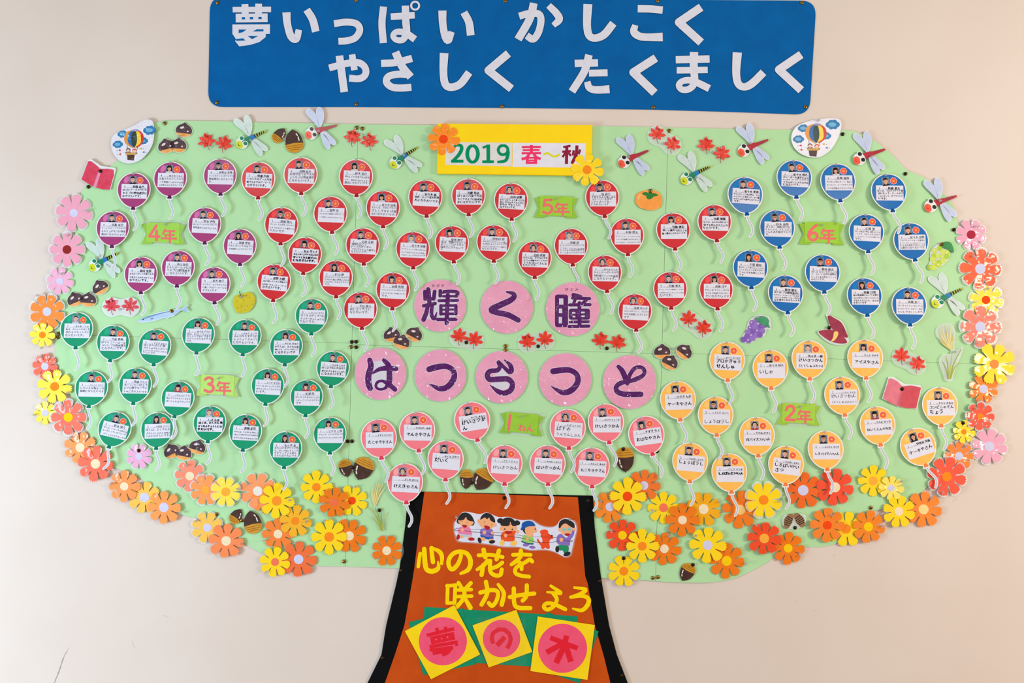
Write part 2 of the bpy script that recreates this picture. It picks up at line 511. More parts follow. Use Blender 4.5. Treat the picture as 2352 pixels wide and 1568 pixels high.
S1 = [
 [[(622, 92 + 5), (650, 95), 1], [(648, 95), (655, 180), (682, 275), (722, 295), (742, 225), [62, 56, 56, 54, 48]], [(800, 75), (845, 150), (868, 240), [56, 58, 58]]],
 [[(1005, 180), (1095, 168), (1172, 180), (1198, 228), (1165, 285), (1100, 308), (1038, 312), 52]],
 [[(1376, 52), (1364, 180), (1375, 325), 54], [(1430, 128), (1610, 116), 50], [(1540, 45), (1542, 150), (1548, 245), (1520, 300), (1470, 300), (1448, 268), (1480, 240), (1545, 252), (1612, 298), [56, 56, 54, 48, 44, 44, 46, 52, 54]]],
 [[(1817, 82), (1820, 180), (1838, 275), (1862, 305), (1886, 240), [62, 56, 56, 54, 48]], [(1978, 95), (2016, 170), (2030, 268), [56, 58, 58]]],
 [[(968, 512), (1080, 482), (1180, 470), (1235, 505), (1240, 560), (1195, 592), (1118, 588), 52], [(1140, 410), (1158, 528), 50], [(1045, 420), (1082, 692), 58]],
 [[(1358, 478), (1470, 470), (1590, 440), 54], [(1465, 392), (1515, 500), (1580, 580), 60], [(1570, 562), (1490, 558), (1415, 575), (1398, 618), (1440, 655), (1510, 662), (1585, 656), 54]],
 [[(1830, 400), (1825, 540), (1838, 630), (1880, 656), (1950, 632), (2018, 545), [66, 58, 58, 58, 58, 58]]],
]
S2 = [
 [[(103, 120), (180, 100), (245, 105), (262, 150), (245, 235), (205, 288), (158, 262), 52], [(210, 25), (180, 140), (95, 290), 58], [(318, 42), (375, 100), (395, 145), (352, 188), [48, 54, 54, 40]]],
 [[(604, 32), (598, 180), (612, 258), (655, 280), (722, 255), (790, 172), [66, 58, 56, 54, 58, 58]]],
 [[(968, 66), (1060, 68), (1150, 76), 54], [(950, 185), (940, 235), (985, 268), (1060, 274), (1150, 272), [44, 56, 56, 56, 64]]],
 [[(508, 465), (678, 460), 54], [(612, 402), (580, 520), (488, 670), 56], [(612, 536), (748, 533), 50], [(600, 598), (615, 642), (665, 658), (762, 652), [48, 52, 54, 60]]],
 [[(1245, 438), (1492, 432), 54], [(1252, 515), (1478, 512), 48], [(1378, 382), (1376, 500), (1382, 600), (1345, 650), (1290, 655), (1268, 622), (1300, 592), (1370, 592), (1490, 648), [62, 58, 52, 48, 46, 46, 46, 50, 54]]],
 [[(1694, 385), (1686, 530), (1700, 610), (1742, 636), (1800, 612), (1885, 530), [68, 58, 56, 54, 58, 58]]],
]
HS = 0.95
for st in S1[:1]: letter(sign, st[1:], ZS, wh, 2.1, os_, True, False, (navy, 1.6))
for st in S1[1:]: letter(sign, st, ZS, wh, 2.1, os_, True, False, (navy, 1.6))
for st in S2: letter(sign, st, ZU, wh, 2.1, os_, True, False, (navy, 1.6))
for Z, pts in ((ZS, [(2312, 403), (2162, 530), (2335, 668)]), (ZU, [(1430, 55), (1268, 165), (1430, 312)]),
               (ZU, [(1100, 425), (936, 530), (1092, 680)]), (ZU, [(2160, 400), (1998, 510), (2160, 660)])):
    letter(sign, [[*pts, 60]], Z, wh, 2.1, os_, False, False, (navy, 1.6))
# ring of the fourth letter
mb = MB(os_); c = z1(ZS, 1613, 45)
for r0, r1, m, h in ((6.2, 12.4, navy, 1.98), (6.8, 11.6, wh, 2.1)):
    a = ell(c[0], c[1], r1, n=24); b = ell(c[0], c[1], r0, n=24)
    for i in range(24):
        j = (i + 1) % 24
        mb.poly([a[i], a[j], b[j], b[i]], m, h)
mb.build('letter', sign)
# first kanji of the banner
letter(sign, [[(245, 75), (533, 73), 42], [(337, 33), (339, 112), 52], [(440, 30), (438, 112), 52], [(268, 138), (507, 136), 66]],
       ZS, wh, 2.1, os_, True, False, (navy, 1.6), blocks=[[(243, 186), (525, 185), (524, 256), (494, 256), (493, 280), (445, 318), (380, 338), (295, 350), (264, 311), (270, 296), (243, 256)]],
       holes=[rect(314, 131, 338, 148), rect(374, 130, 398, 147), rect(438, 129, 462, 146), [(290, 224), (350, 224), (320, 244), (290, 251)], [(395, 239), (425, 222), (476, 222), (476, 238)],
              [(358, 272), (438, 272), (390, 296)], [(268, 297), (322, 289), (342, 306), (272, 309)]], hole_m=blue)

# ------------------------------------------------------------------ yellow title board
ZB = (780, 260, 5.1065)
tb = thing('title_board', 'raised yellow title board reading 2019 spring to autumn', 'title board', 1182, 345, 4.2)
ob = (1182, 345)
yb = mat((255, 214, 12), (251, 208, 8), rough=0.5, nscale=25)
mb = MB(ob)
mb.poly([(1006, 286), (1360, 289), (1358, 405), (1004, 400)], yb, 9.0, 0.0)
mb.build('yellow_board', tb)
mb = MB(ob)
mb.poly([(1008, 307), (1120, 307), (1230, 308), (1295, 306), (1359, 296), (1358, 404), (1005, 399)], yb, 9.7, 9.0)
mb.build('yellow_overlay_sheet', tb)
mb = MB(ob); mb.poly([(1024, 328), (1177, 330), (1175, 384), (1023, 380)], paper((226, 221, 217)), 10.1, 9.7)
n1 = mb.build('year_card', tb, 'white card with green year')
mb = MB(ob); mb.poly([(1178, 330), (1345, 331), (1344, 387), (1177, 385)], paper((232, 229, 236)), 10.15, 9.7)
n2 = mb.build('season_card', tb, 'white card with pink and maroon season words')
# 2019 and the season words
grn = paper((0, 138, 92)); pk = paper((238, 62, 110)); mrn = paper((140, 36, 62))
letter(n1, [[(1325, 430), (1370, 388), (1425, 392), (1432, 440), (1395, 505), (1330, 572), [22, 30, 40, 42, 40, 34]], [(1310, 572), (1455, 572), 34]], ZB, grn, 10.3, ob, True, False, name='digit')
letter(n1, [[*[(1562 + 62 * math.sin(math.radians(a)), 487 - 96 * math.cos(math.radians(a))) for a in range(0, 361, 20)], [34 + 10 * abs(math.sin(math.radians(a))) for a in range(0, 361, 20)]]], ZB, grn, 10.3, ob, True, False, name='digit')
letter(n1, [[(1745, 378), (1745, 585), 42], [(1680, 415), (1745, 390), 28], [(1675, 578), (1810, 578), 32]], ZB, grn, 10.3, ob, True, False, name='digit')
letter(n1, [[*[(1918 + 56 * math.sin(math.radians(a)), 442 - 54 * math.cos(math.radians(a))) for a in range(0, 361, 30)], 34], [(1972, 430), (1975, 490), (1945, 565), (1850, 582), [34, 40, 38, 28]]], ZB, grn, 10.3, ob, True, False, name='digit')
ZD = (1180, 260, 5.1065)
letter(n2, [[(95, 408), (315, 406), 26], [(105, 443), (302, 441), 22], [(92, 480), (317, 478), 26], [(205, 383), (205, 480), 34], [(185, 478), (150, 530), (92, 548), 32], [(230, 478), (262, 525), (314, 545), 32],
            [(158, 525), (158, 604), 34], [(256, 525), (256, 602), 34], [(150, 532), (262, 531), 22], [(150, 564), (262, 563), 20], [(142, 592), (270, 591), 26]], ZD, pk, 10.35, ob, True, False)
letter(n2, [[(345, 495), (395, 478), (450, 512), (500, 512), (536, 490), 22]], ZD, paper((226, 216, 40)), 10.35, ob, True, False)
letter(n2, [[(578, 408), (662, 392), 26], [(566, 462), (668, 455), 26], [(620, 398), (615, 605), 36], [(608, 465), (570, 525), 26], [(632, 465), (668, 510), 26], [(700, 445), (692, 505), 28], [(776, 435), (756, 490), 28],
            [(738, 388), (728, 490), (678, 602), 36], [(728, 490), (768, 585), 34]], ZD, mrn, 10.35, ob, True, False)

# ------------------------------------------------------------------ writing
TXT = {}
def need(s): TXT.setdefault(s, None)
def make_texts():
    os2 = {}
    for s in TXT:
        c = bpy.data.curves.new('writing', 'FONT')
        c.body = s; c.size = 1.0; c.resolution_u = 1; c.space_line = 1.0
        o = bpy.data.objects.new('writing', c); col.objects.link(o); os2[s] = o
    bpy.context.view_layer.update()
    dg = bpy.context.evaluated_depsgraph_get()
    for s, o in os2.items():
        me = bpy.data.meshes.new_from_object(o.evaluated_get(dg))
        TXT[s] = ([(v.co.x, v.co.y) for v in me.vertices], [tuple(p.vertices) for p in me.polygons])
        bpy.data.meshes.remove(me)
    for o in os2.values():
        c = o.data; bpy.data.objects.remove(o); bpy.data.curves.remove(c)
def bbox(t):
    xs = [v[0] for v in t[0]]; ys = [v[1] for v in t[0]]
    return min(xs), max(xs), min(ys), max(ys)

# kind: face colour, knot, highlight, default size, default tilt off the wall
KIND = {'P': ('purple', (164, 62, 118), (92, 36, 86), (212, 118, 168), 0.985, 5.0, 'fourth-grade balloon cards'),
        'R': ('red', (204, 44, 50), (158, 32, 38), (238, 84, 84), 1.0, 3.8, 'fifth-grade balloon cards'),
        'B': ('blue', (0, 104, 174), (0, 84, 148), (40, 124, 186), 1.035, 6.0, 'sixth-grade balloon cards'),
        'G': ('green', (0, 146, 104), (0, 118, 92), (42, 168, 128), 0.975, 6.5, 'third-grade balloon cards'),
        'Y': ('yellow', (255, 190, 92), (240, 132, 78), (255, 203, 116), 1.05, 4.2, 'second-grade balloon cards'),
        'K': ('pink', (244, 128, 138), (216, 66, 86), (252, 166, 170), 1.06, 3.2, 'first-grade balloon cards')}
# (kind, x, y, turn, note turn, portrait, stroke weight, name, lines, which one)
BAL = [
 ('P', 307.5, 434.6, 0, 1, 0, 1, '高橋 結人', 'ぼくは チームの力にな|れるプロ野球選手に|なりたいです。', 'beside the red book cutout'),
 ('P', 391.3, 409.3, 0, 1, 4, 0, '佐々木 ともよ', 'お客さんをたくさんよ|べる笑顔いっぱいのお店|の店長さんになりたいです。', 'just under the three chestnuts by the plaque'),
 ('P', 259.2, 522.5, 0, 1, 0, 0, '谷藤 奏空', 'チームではやくできるみんな|をもり上げるプロ野球|選手になりたいです。', 'between the pink flower and fourth-grade tag'),
 ('P', 323.5, 627.9, -2, 2, 4, 1, '富田 里菜', 'かみをつかってお客さんが|大好きになれるびようしに|なりたいです。', 'with thick writing about being a hairdresser'),
 ('P', 409, 613, 1, 2, 0, 0, '高山 新佳', 'どんなボールでも打|てるプロ野球選手|になりたいです。', 'about hitting any baseball, under the fourth-grade tag'),
 ('P', 505.4, 402.4, -3, 1, 1, 0, '伊勢谷 清真', 'ヒットをたくさん打てるプロ|野球選手になりたいで|す。', 'about many baseball hits, portrait in glasses'),
 ('P', 469.9, 514.2, -2, 3, 0, 0, '鈴木 伊吹', 'ぼくは チームの力になるプロ|野球選手になりたいです。', 'about helping a baseball team, facing the fourth-grade tag'),
 ('P', 550.9, 563.3, -2, 3, 7, 0, '高橋 愛依', 'わたしはいつも元気でい|る美容師さんになりたいです。', 'about staying cheerful, portrait in dark hood'),
 ('P', 490.9, 651.1, -4, 1, 0, 0, '鈴木 敏斗', 'どんなゲームでもかんたん|に勝つプロゲーマーにな|りたいです', 'about winning any game, by the yellow pear'),
 ('R', 593.3, 410.1, -1, 3, 0, 1, '草薙 大和', 'いろいろなゲームを攻|略できるプロゲーマーに|なりたいです。', 'about beating many video games'),
 ('R', 690.4, 399.8, -3, 2, 0, 0, '高橋 結人', '走攻守全てができる|ようなプロ野球選手|になりたいです。', 'about all-round baseball, under the acorn pair'),
 ('R', 817.8, 404.5, -2, 3, 4, 0, '鈴木 菜月', '私は どの大会でも1位を|とり、有名になれるスキー|選手になりたいです。', 'about winning ski races'),
 ('R', 759, 489.3, -6, 2, 0, 0, '菅野 杏', 'ぼくは 有名な建築家や世界でたった|一つな家をつくる大工になりたいです。', 'with two tiny lines about building houses'),
 ('R', 646.4, 514.6, 2, 5, 1, 0, '高橋 陽大', '中に たくさんゆめつかんでい|けるプロバスケット選手にな|りたいです', 'about shooting baskets, with a slanting note'),
 ('R', 700.3, 583.1, 4, 4, 5, 2, '鈴木 菜々子', 'わたしは くすりでみんなを|守ってくれる薬ざいし|になりたいです。', 'with very thick scrawl about medicine'),
 ('R', 629.2, 645.1, 1, 5, 0, 1, '菅野 大樹', 'SNSで知っている人 登録さん|な世界一のユーチューバーに|なりたいです。', 'about becoming the best video maker'),
 ('R', 771.3, 636.5, -2, 2, 7, 0, '杉山 秋', 'ぼくは ビリージョエルのよう|な大きな風を世界にふかせ|られるボーカルになりたい|です。', 'about singing to the whole world'),
 ('R', 879.7, 476, -1, 3, 4, 0, '佐々木 玖葉', 'わたしは、だれにでもや|さしくできる ほ育|士になりたいです。', 'about kindness to all as nursery teacher'),
 ('R', 977, 451.9, -4, 3, 0, 1, '佐々木 城', '世界一の三ツ星お料理|人になりたいです。', 'about becoming a three-star cook'),
 ('R', 1075.9, 448.6, -1, 1, 1, 1, '谷藤 侑汰', 'ぼくは三刀流で大活|やくできるプロ野球選|手になりたいです。', 'about baseball, hung under the yellow title board'),
 ('R', 1173.8, 458.8, -2, 3, 6, 1, '吉田 桜雅', 'わたしは しょう来 どんな|長い かみのもでも上手に|切れる びようしに|なりたいです。', 'about cutting long hair well'),
 ('R', 832.9, 561.7, -4, 3, 0, 0, '沼倉 正樹', '視野が広くて|ドリブルがうまい、|プロバスケット選手に|なりたいです。', 'about wide vision and dribbling'),
 ('R', 948, 570.3, -2, 3, 2, 0, '佐々木 留雄', 'スプラトゥーンであしばるさん|のような3けたのエイム力を持つ|プロゲーマーになりたいです', 'about sharp aim in video games'),
 ('R', 1037.9, 556.8, -6, 3, 5, 0, '菊地 雅空', '私は、笑顔でやさしく|気づくことができる、|保育士になりたいで|す。', 'about smiling gently as a nursery teacher'),
 ('R', 1133.5, 554.8, -1, 3, 0, 0, '伊勢谷 翔', 'みんなにバスケットの楽し|さが伝わるようなプレイが|できるプロバスケット選手に|なりたいです。', 'about sharing the joy of basketball'),
 ('R', 1228, 592.2, 0, 2, 6, 1, '吉田 花恩', 'わたしは、子どもたちを|子どもの健康も守ってできる|ような ほいく士にな|りたいです。', 'about protecting children’s health'),
 ('R', 902.4, 664.1, 1, 3, 5, 0, '高橋 悠翔', 'わたしは たくさんの人がくるよう|にするおもてなしの店員になりたい|です。', 'with faint grey writing above the chestnuts'),
 ('R', 828, 709, -5, 1, 0, 0, '平良 陽斗', '役に立つ大工に|なりたいです。', 'about becoming a useful carpenter'),
 ('R', 1383.3, 452.3, -7, 0, 1, 0, '堀 誠元', '子供も大人も楽しめる|ストーリーを作る|シナリオライター|になりたいです', 'about writing stories, touching a yellow flower'),
 ('R', 1440.2, 539.8, -2, 0, 0, 0, '村野 賢汰', 'ぼくは、ユーチューバーになりたいです|チャンネル登録を10万人の人にして|もらうために、うまくなりたいです', 'with faint tiny writing, beside another card’s string'),
 ('R', 1546.2, 527.3, -5, 0, 4, 1, '谷藤 優花', '美しい歌声で民ようを|歌う歌手になりたいです。', 'about singing in a beautiful voice'),
 ('R', 1641.1, 508.3, -6, 1, 0, 1, '谷藤 朝陽', 'ぼくは、みんなの役に立つ|何でも作れる大工にな|りたいです。', 'about building anything, with thick writing'),
 ('R', 1311.6, 563.1, -5, 1, 2, 0, '高橋 晨', 'ぼくは プログラマーになりたいです|そのために、プログラミングを学び|たくさんの人が大好きな|ゲームをつくりたいです', 'whose string tucks behind a lettered circle'),
 ('R', 1389.2, 624.4, -6, 1, 6, 0, '佐々木 のどか', 'わたしは いろいろな日|本料理をつくれる板前|になりたいです。', 'about cooking Japanese dishes'),
 ('R', 1539.5, 662.5, -2, 0, 3, 0, '白藤 春太', 'ぼくは、いろいろな動画をとってみん|なを笑わせるユーチューバーになり|たいです。', 'about making people laugh with videos'),
 ('R', 1458.5, 713.1, -3, 3, 6, 0, '高橋 ほのか', 'わたしはやさしく、たいおう|できる助産しになりたい|です', 'about becoming a kind midwife'),
 ('R', 1645, 664, -3, 1, 4, 0, '高橋 淳子', 'わたしは やさしく子ども|たちを お世話できる ほいく|士になりたいです', 'about caring for children, near purple grapes'),
 ('B', 1711.6, 446, -3, 4, 0, 1, '佐々木 俊我', 'わたしのしょう来の夢は、プロ|のバスケット選手です。かつ躍|をもり上げる選手になりたい|です。', 'with thick writing about future basketball'),
 ('B', 1824.2, 407.3, -4, 3, 0, 1, '佐々木 悠人', 'バレーボール選手になり|たいです。そしてワールドカップ|で がんばって 大きな大会|に出たいです。', 'about volleyball, under the air-balloon plaque'),
 ('B', 1924.7, 415.5, -4, 0, 4, 0, '高橋 優弥', '私はまんが家になって、面白い|なつかしい、とってもわらえる|ような作品をかきたいです。', 'about drawing comics'),
 ('B', 2041.2, 438.8, -8, 1, 0, 1, '高橋 遼太', 'ぼくは、プロバスケット選|手になって、チームのエ|ースになって、かつやくした|いです。', 'about becoming a basketball team’s ace'),
 ('B', 1785, 521.8, -5, 2, 1, 0, '鈴木 春哉', 'ぼくは、消防士にな|りたいです。そしてたく|さんの人を助けたいで|す。', 'about firefighting, portrait in glasses'),
 ('B', 1989.9, 531.6, -3, 3, 0, 0, '広藤 望', 'ぼくの将来の夢は 消防士になる|ことです。けがした人を全力で|たくさんすくって みんなを助けたい|です。', 'about rescuing people with faint writing'),
 ('B', 2092.4, 551.5, -9, 0, 0, 0, '佐々木 寛晴', 'プロバスケットボール選手に|なって、オフェンスもディフェンス|もできる世界で活やくでき|る選手になりたいです。', 'about offence and defence, beside green grapes'),
 ('B', 1723.6, 614, -1, 3, 7, 0, '千葉 優姫', '私はしょう来パティシエに|なって おいしいお菓子を作っ|て みんなを笑顔にしたい|です', 'about making sweets as pastry chef'),
 ('B', 1889.2, 624.4, -3, 2, 1, 0, '菊地 慶太', 'ぼくは 大工になりたいで|す。そして 自然な建物が|たくさんある町をつくって|みたいです。', 'about building a town of wooden houses'),
 ('B', 1804.4, 671.8, -4, 4, 3, 1, '富田 健生', 'ぼくは プロ野球選手に|なりたい。メジャーリーグに行け|るように かがやくプレーをがん|ばる選手になりたいです', 'about reaching major league baseball'),
 ('B', 1985.7, 677.9, -5, 1, 7, 1, '谷藤 日菜', '私は美容師になって お客さ|んにかわいくなってよろこん|でもらえるように、がんば|りたいです', 'about pleasing customers as hairdresser'),
 ('B', 2088, 699.7, 0, 1, 0, 0, '高橋 太一', 'ぼくは やさしい かんごしに|なりたいです。だから、友だ|ちにも やさしくします。', 'about becoming a gentle nurse'),
 ('G', 176.1, 754.8, 0, 1, 2, 0, '佐々木 つぐみ', '私は、おいしいおかしを|作れるパティシエに|なりたいです。', 'about sweets, touching the orange flower'),
 ('G', 259.7, 784.3, 7, 1, 0, 0, '犬童 春陽', 'ぼくは コントロール|がいい プロ野球選手|になりたいです。', 'about good pitching control'),
 ('G', 355.3, 793.7, 0, 4, 0, 0, 'すずき あおと', 'ぼくは いぜんの 体|せんしゅみたいなうつ|くしいバスケのせんしゅにな|りたいです。', 'under the fish, with dense tilted writing'),
 ('G', 455.4, 766.9, 3, 2, 4, 0, '佐々木 すみれ', '私は、おいしくて いろん|なくふうがおにできる|パティシエになりたい|です。', 'about inventive sweets, portrait with long hair'),
 ('G', 562.5, 771, 4, 1, 0, 0, 'はんだ よしみ', 'みんなをたすけられ|る いりょう かんごし|になりたいです。', 'with loose scrawl, below the yellow pear'),
 ('G', 657.3, 794.1, 2, 1, 4, 1, 'のいち かなう', 'わたしは、子どもを笑|顔にする、やさしいほいくし|になりたいです', 'about making children smile'),
 ('G', 715.7, 723.4, -1, 2, 0, 0, 'たにふじ まなと', 'ぼくは はやくすべれ|るスキーせんしゅにな|りたいです。', 'about skiing fast'),
 ('G', 765, 844.1, 5, 4, 3, 1, 'ささ木 ともや', 'ぼくは きれいなはなし|星をかざりあるえんげい|になりたいです。', 'with thick tilted writing beside a lettered circle'),
 ('G', 615, 884.2, 6, 3, 4, 0, 'よしだ ゆきな', 'わたしは おいしいケーキを|作れる パティシエになりた|いです。', 'about baking cakes, facing the third-grade tag'),
 ('G', 704.3, 910.1, 2, 1, 5, 0, '松浦 翔', 'ぼくは さかなをたくさん|つるりょうしさんになりたい|です', 'about plenty of fish, portrait with bobbed hair'),
 ('G', 210.2, 889.5, 5, 1, 0, 0, 'たにふじ かいと', 'いろいろな魚をつる|漁師になりたいです', 'about various fish, beside big yellow flower'),
 ('G', 310.7, 882.5, 3, 1, 0, 0, '高橋 けんじ', 'ホームランがうて|るプロ野きゅうせん|しゅになりたいです。', 'about hitting home runs'),
 ('G', 408.4, 912.9, 7, 3, 5, 0, 'たにふじ りな', '私は 子どもをたのしませる|ほいくしになりたいです', 'touching the third-grade tag, about amusing children'),
 ('G', 263.5, 983.4, 14, 13, 0, 0, '鈴木 瑛介', 'ぼくは、いろいろな花をみ|かつをしっていますいっぱ|つけくしゃになりたいです', 'strongly tilted above the coral flowers'),
 ('G', 361.1, 985.1, 0, -2, 7, 0, '小田島 さとし', 'ぼくは、たくさんの|人をたのしませる 世界の|うたになりたいです。', 'about delighting people, above small pink flower'),
 ('G', 481.5, 970, 3, 1, 2, 2, 'しば 太郎', 'ぼくは、たくさん 魚|をつれるりょうしにな|りたいです。', 'about fish in very thick black writing'),
 ('G', 563.7, 989.5, 6, 3, 4, 1, '高橋 彩空', 'わたしは、どんなにむずかしい|きょくでもすらすらひける|ピアニストになりたいです', 'about difficult piano pieces'),
 ('G', 656, 1028.9, 3, 1, 7, 0, '佐々木 苺', 'わたしは めずらしい花|や、びょう気にきくくす|りをうっている花や|さんになりたいです。', 'about selling rare flowers'),
 ('G', 757.6, 996, -2, 0, 4, 0, 'ささき 七海', 'わたしは、いろいろなきょくが|ひけるピアニストになりたいです', 'about various piano pieces'),
 ('Y', 1670, 825.6, -1, 3, 0, 1, 'かとう だいすけ', 'プロやきゅう|せんしゅ', 'reading professional baseball player'),
 ('Y', 1769.5, 844, -1, 0, 0, 0, '佐々木 誠人', 'いしゃ', 'reading doctor in large letters'),
 ('Y', 1858.9, 822.5, 0, 1, 2, 1, '佐々木 一輝', 'けいさつかん|（とくしゅぶたい）', 'reading police officer, above the second-grade tag'),
 ('Y', 1987.1, 820.5, -1, 1, 4, 1, 'さくら まひろ', 'アイスやさん', 'reading ice cream shop'),
 ('Y', 1557, 916.2, -6, -2, 4, 1, 'ささき もか', 'ケーキやさん', 'reading cake shop, beside the last lettered circle'),
 ('Y', 1643.5, 951.4, -3, 1, 1, 0, 'よしだ えいし', ' |しょうぼうし', 'reading firefighter low on its note'),
 ('Y', 1738.3, 998.6, -3, 0, 6, 1, 'ささ木 かずく', '白バイたいいん', 'reading police rider, portrait in red shirt'),
 ('Y', 1934.3, 905.7, -6, 0, 0, 0, 'ふじわら すずね', 'けいさつかん|（とくしゅぶたい）！', 'reading police officer, between tag and book'),
 ('Y', 2015.4, 974.2, -7, -3, 5, 1, 'さんだ みづき', 'ほいくえんの先生', 'reading nursery school teacher'),
 ('Y', 2158.9, 929.8, -1, -1, 0, 1, 'たいら かおる', 'コンビニのてん|ちょう', 'reading convenience store manager'),
 ('Y', 2108.6, 1023.6, -20, -18, 7, 1, '伊勢谷 実紘', 'ケーキやさん', 'reading cake shop, strongly tilted over red flower'),
 ('Y', 1896.3, 1030.2, -3, 0, 1, 1, 'ふじむら まさき', 'しろバイたいいん', 'reading police rider, portrait in glasses'),
 ('Y', 1585.1, 1057.5, 2, 5, 0, 1, 'たかはし だいち', 'しょうぼうし| ', 'reading firefighter high on its note'),
 ('Y', 1675, 1082.2, -5, 0, 0, 2, 'ごとう そうま', 'しろばいたいいん| ', 'reading police rider in thick slanting letters'),
 ('Y', 1805.4, 1064.8, 3, 7, 0, 1, 'たかはし ゆめと', 'しろばいけい|さつ', 'reading motorbike police on a tilted note'),
 ('K', 869.9, 1003.9, -8, -1, 1, 1, 'すずき たいせい', 'たこやきやさん', 'reading octopus dumpling shop, portrait in glasses'),
 ('K', 958, 986.9, -5, 1, 0, 1, 'たかはし あゆ', 'でんきやさん', 'reading electric shop'),
 ('K', 1084.5, 963.9, -15, -9, 0, 1, 'きくち あおと', 'けいさつか|ん', 'reading police officer, tilted beside first-grade tag'),
 ('K', 1023.5, 1053, 0, 4, 0, 1, 'きくち はやと', 'だいく| ', 'reading carpenter'),
 ('K', 930.4, 1105.6, -4, 3, 6, 1, 'よしだ かいと', 'けえきやさん', 'reading cake shop, over the black border'),
 ('K', 1158.9, 1063.1, 0, 3, 0, 0, 'さとう けんと', 'けいさつかん', 'reading police officer, overlapping the acorn pair'),
 ('K', 1257.7, 1063.5, -1, 4, 0, 1, 'なかはし いちろう', 'はいさつかん', 'with wobbly letters above the brown sheet'),
 ('K', 1358.9, 1069.1, -1, 4, 3, 1, 'たにふじ あかり', 'たこやきやさん', 'reading octopus dumpling shop, above trunk corner'),
 ('K', 1303.9, 980.9, -3, 4, 6, 0, 'ちば ようすけ', 'ばすの|うんてんしさん', 'reading bus driver'),
 ('K', 1391.6, 968.3, -9, 0, 0, 1, 'たいら りょうま', 'けいさつかん', 'reading police officer, string touching single acorn'),
 ('K', 1484.4, 996.6, -17, -8, 5, 1, 'すずき りく', 'おはなやさん', 'reading flower shop'),
]
GRADE = {'P': '4', 'R': '5', 'B': '6', 'G': '3', 'Y': '2', 'K': '1'}
for b in BAL:
    need(b[7])
    for ln in b[8].split('|'): need(ln)
for s in ['年', '名前', '1', '2', '3', '4', '5', '6', 'か が や', 'ひ と み', 'ねん']: need(s)
make_texts()

ink = paper((14, 14, 22)); greyink = paper((132, 132, 142))
white = mat((240, 236, 230), (236, 232, 226), rough=0.5, coat=0.25)
note_m = mat((228, 226, 236), (224, 222, 233), rough=0.6)

# --- shared shapes of a balloon card (pixels, origin at the pin near the top, y down)
def balloon_outline(g=0.0):
    pts = []
    for i in range(44):
        t = 2 * math.pi * i / 44
        x = 37.0 * math.sin(t); y = -math.cos(t)
        y = y * 37.5 if y < 0 else y * 42.5
        if y > 0: x *= 1 - 0.10 * (y / 42.5) ** 2
        l = math.hypot(x, y)
        pts.append((x + x / l * g, y + y / l * g + 38.5))
    return pts
STR = [(0, 84), (0.3, 90), (2.4, 99), (7.0, 109), (9.4, 116), (9.0, 124), (5.8, 130), (3.0, 134)]
def card_mesh():
    mb = MB()
    mb.poly(balloon_outline(2.2), white, 0.5, 0.0)
    mb.poly([(-5, 78), (5, 78), (7.6, 87), (6, 90), (-6, 90), (-7.6, 87)], white, 0.5, 0.0)
    p = smooth(STR, 4)
    L, R = [], []
    for i, q in enumerate(p):
        a, b = p[max(0, i - 1)], p[min(len(p) - 1, i + 1)]
        d = math.hypot(b[0] - a[0], b[1] - a[1])
        nx, ny = -(b[1] - a[1]) / d * 3.1, (b[0] - a[0]) / d * 3.1
        L.append((q[0] + nx, q[1] + ny)); R.append((q[0] - nx, q[1] - ny))
    e = p[-1]; d = (p[-1][0] - p[-2][0], p[-1][1] - p[-2][1]); ll = math.hypot(*d); d = (d[0] / ll * 3.4, d[1] / ll * 3.4)
    mb.poly(L + [(e[0] + d[0] - d[1] * .5, e[1] + d[1] + d[0] * .5), (e[0] + d[0] + d[1] * .5, e[1] + d[1] - d[0] * .5)] + R[::-1], white, 0.5, 0.0)
    return mb.mesh('card')
CARD = card_mesh()
ph = paper((0, 0, 1))
mb = MB(); mb.poly(balloon_outline(0), ph, 0.62, 0.5); FACE = mb.mesh('balloon_print')
mb = MB(); mb.poly([(-3.2, 79.5), (3.2, 79.5), (5.4, 86), (3.6, 87.6), (0, 86.8), (-3.6, 87.6), (-5.4, 86)], ph, 0.7, 0.5); KNOT = mb.mesh('knot')
mb = MB(); mb.stroke(STR[1:], 3.2, ph, 0.62); STRING = mb.mesh('string')
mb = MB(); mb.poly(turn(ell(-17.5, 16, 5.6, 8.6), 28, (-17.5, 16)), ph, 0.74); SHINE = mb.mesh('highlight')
def rosette():
    mb = MB(); c = (14.0, 18.0)
    def wavy(r, a, n=48): return [(c[0] + (r + a * math.cos(7 * t)) * math.cos(t), c[1] + (r + a * math.cos(7 * t)) * math.sin(t)) for t in [2 * math.pi * i / n for i in range(n)]]
    mb.poly(wavy(7.7, 0.45), paper((248, 226, 214)), 0.86, 0.62)
    mb.poly(wavy(7.0, 0.4), mat((238, 102, 72), (228, 84, 64), nscale=400), 0.94)
    for i in range(7):
        t = 2 * math.pi * i / 7 + 0.3
        mb.stroke([c, (c[0] + 5.4 * math.cos(t), c[1] + 5.4 * math.sin(t))], [1.4, 0.3], paper((247, 136, 82)), 1.0, cap=False)
    mb.poly(ell(c[0], c[1], 1.7, n=12), paper((252, 200, 90)), 1.05)
    return mb.mesh('rosette_sticker')
ROSE = rosette()

